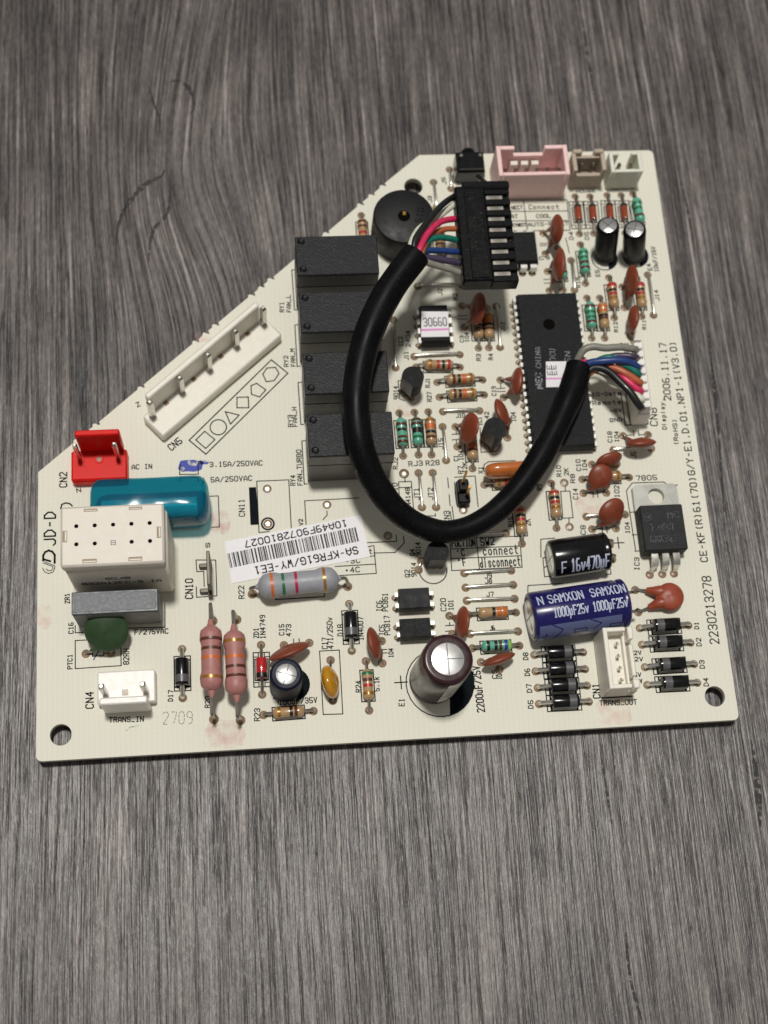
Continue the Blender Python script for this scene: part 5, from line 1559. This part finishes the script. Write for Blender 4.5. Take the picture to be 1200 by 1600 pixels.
put('latch_arm', MB().tube([(96.8, 122.1, 9.0), (96.9, 113.7, 19.0)], 0.55, 6).mesh('latch_arm', 'black_plastic'), pg)

def wire(pts, mt, r=0.68):
    put('wire', MB().tube(smooth_path(pts, 7), r, 12).mesh('wire', mt), har)
wire([(79.0, 95.1, 23.0), (79.6, 98.6, 23.4), (82.6, 103.4, 22.0), (86.4, 108.8, 19.5), (89.6, 112.1, 17.5), (91.1, 112.7, 17.2)], 'w_black')
wire([(78.1, 95.3, 22.6), (79.0, 98.6, 23.0), (81.2, 102.7, 21.0), (85.0, 106.4, 18.0), (88.1, 109.3, 17.2), (89.9, 110.6, 17.0), (91.3, 110.5, 17.0)], 'w_white')
wire([(79.8, 94.7, 23.0), (80.6, 97.0, 23.4), (82.8, 101.1, 22.0), (85.9, 104.9, 19.5), (89.3, 106.7, 17.5), (90.9, 106.9, 17.2)], 'w_red')
wire([(80.5, 94.6, 22.4), (81.1, 96.8, 22.4), (83.4, 101.4, 19.5), (86.5, 104.0, 17.8), (89.2, 104.6, 17.0), (90.8, 104.6, 17.0)], 'w_orange', 0.6)
wire([(80.9, 95.8, 21.6), (82.2, 99.1, 21.0), (84.4, 101.1, 19.5), (87.0, 101.9, 18.0), (89.3, 101.9, 17.0), (90.5, 101.8, 17.0)], 'w_green')
wire([(80.4, 95.9, 21.5), (82.0, 97.6, 20.5), (85.1, 98.5, 18.8), (87.8, 98.9, 17.6), (89.2, 99.1, 17.0), (90.3, 99.0, 17.0)], 'w_blue')
wire([(80.4, 96.4, 20.6), (82.0, 96.6, 19.6), (85.0, 96.7, 18.4), (87.6, 96.6, 17.5), (89.2, 96.5, 17.0), (90.0, 96.4, 17.0)], 'w_purple', 0.75)
wire([(80.9, 96.0, 20.0), (82.4, 95.4, 19.4), (84.8, 95.1, 18.4), (87.4, 94.7, 17.5), (89.2, 94.2, 17.0), (90.1, 93.9, 17.0)], 'w_grey', 0.72)

# white plug pushed down onto its header by the edge
wp = put('white_plug', MB().box(126.3, 129.5, 64.9, 81.6, 0.3, 6.2, 0.2).box(126.8, 128.9, 65.2, 81.3, 6.0, 8.6, 0.25).mesh('white_plug', 'nylon_white'), har, label='white eight-way plug seated at the board edge')
for k in range(9):
    put('wire_rib', cached('rib', lambda: MB().box(126.7, 128.4, -0.2, 0.2, 8.4, 9.6, 0.1).mesh('wire_rib', 'nylon_white')), wp, (0, 65.5 + 15.5 * k / 8, 0))
wire([(113.7, 73.6, 8.8), (113.7, 76.0, 9.4), (115.0, 78.1, 11.0), (117.0, 78.7, 11.5), (119.7, 78.3, 11.5), (123.0, 78.4, 11.5), (125.7, 78.3, 10.6), (127.3, 79.1, 8.5)], 'w_grey', 0.78)
wire([(114.6, 73.7, 9.4), (117.1, 75.2, 10.0), (121.1, 76.9, 10.0), (123.8, 76.8, 10.6), (125.8, 76.5, 10.6), (127.3, 77.2, 8.5)], 'w_purple')
wire([(114.8, 73.1, 10.0), (115.7, 75.1, 10.8), (118.8, 75.2, 11.8), (122.5, 75.1, 12.0), (124.8, 74.7, 11.4), (126.3, 74.3, 10.2), (127.2, 74.9, 8.5)], 'w_blue', 0.8)
wire([(115.3, 73.7, 9.4), (117.6, 75.6, 10.4), (120.5, 76.4, 10.8), (122.8, 74.9, 10.8), (124.8, 73.9, 10.6), (126.3, 72.8, 10.0), (127.1, 73.4, 8.5)], 'w_green', 0.75)
wire([(115.7, 73.4, 9.2), (118.8, 74.7, 9.8), (121.3, 74.0, 10.6), (123.8, 72.4, 10.8), (126.3, 70.9, 10.0), (127.1, 71.4, 8.5)], 'w_orange', 0.78)
wire([(114.0, 73.6, 9.8), (114.7, 75.5, 10.4), (117.1, 75.2, 10.0), (121.5, 73.4, 9.6), (123.4, 71.4, 10.4), (126.0, 69.0, 10.0), (127.1, 69.5, 8.5)], 'w_red', 0.75)
wire([(115.5, 73.3, 8.6), (117.5, 73.4, 8.8), (120.2, 72.3, 8.4), (122.9, 71.0, 8.2), (125.1, 68.9, 9.4), (126.4, 67.1, 9.6), (127.1, 67.5, 8.5)], 'w_white', 0.72)
wire([(114.8, 72.9, 9.6), (116.9, 74.3, 10.4), (119.6, 73.3, 11.0), (121.7, 70.7, 11.4), (123.8, 67.9, 11.4), (125.6, 65.3, 10.4), (126.7, 65.6, 8.5)], 'w_black', 0.82)
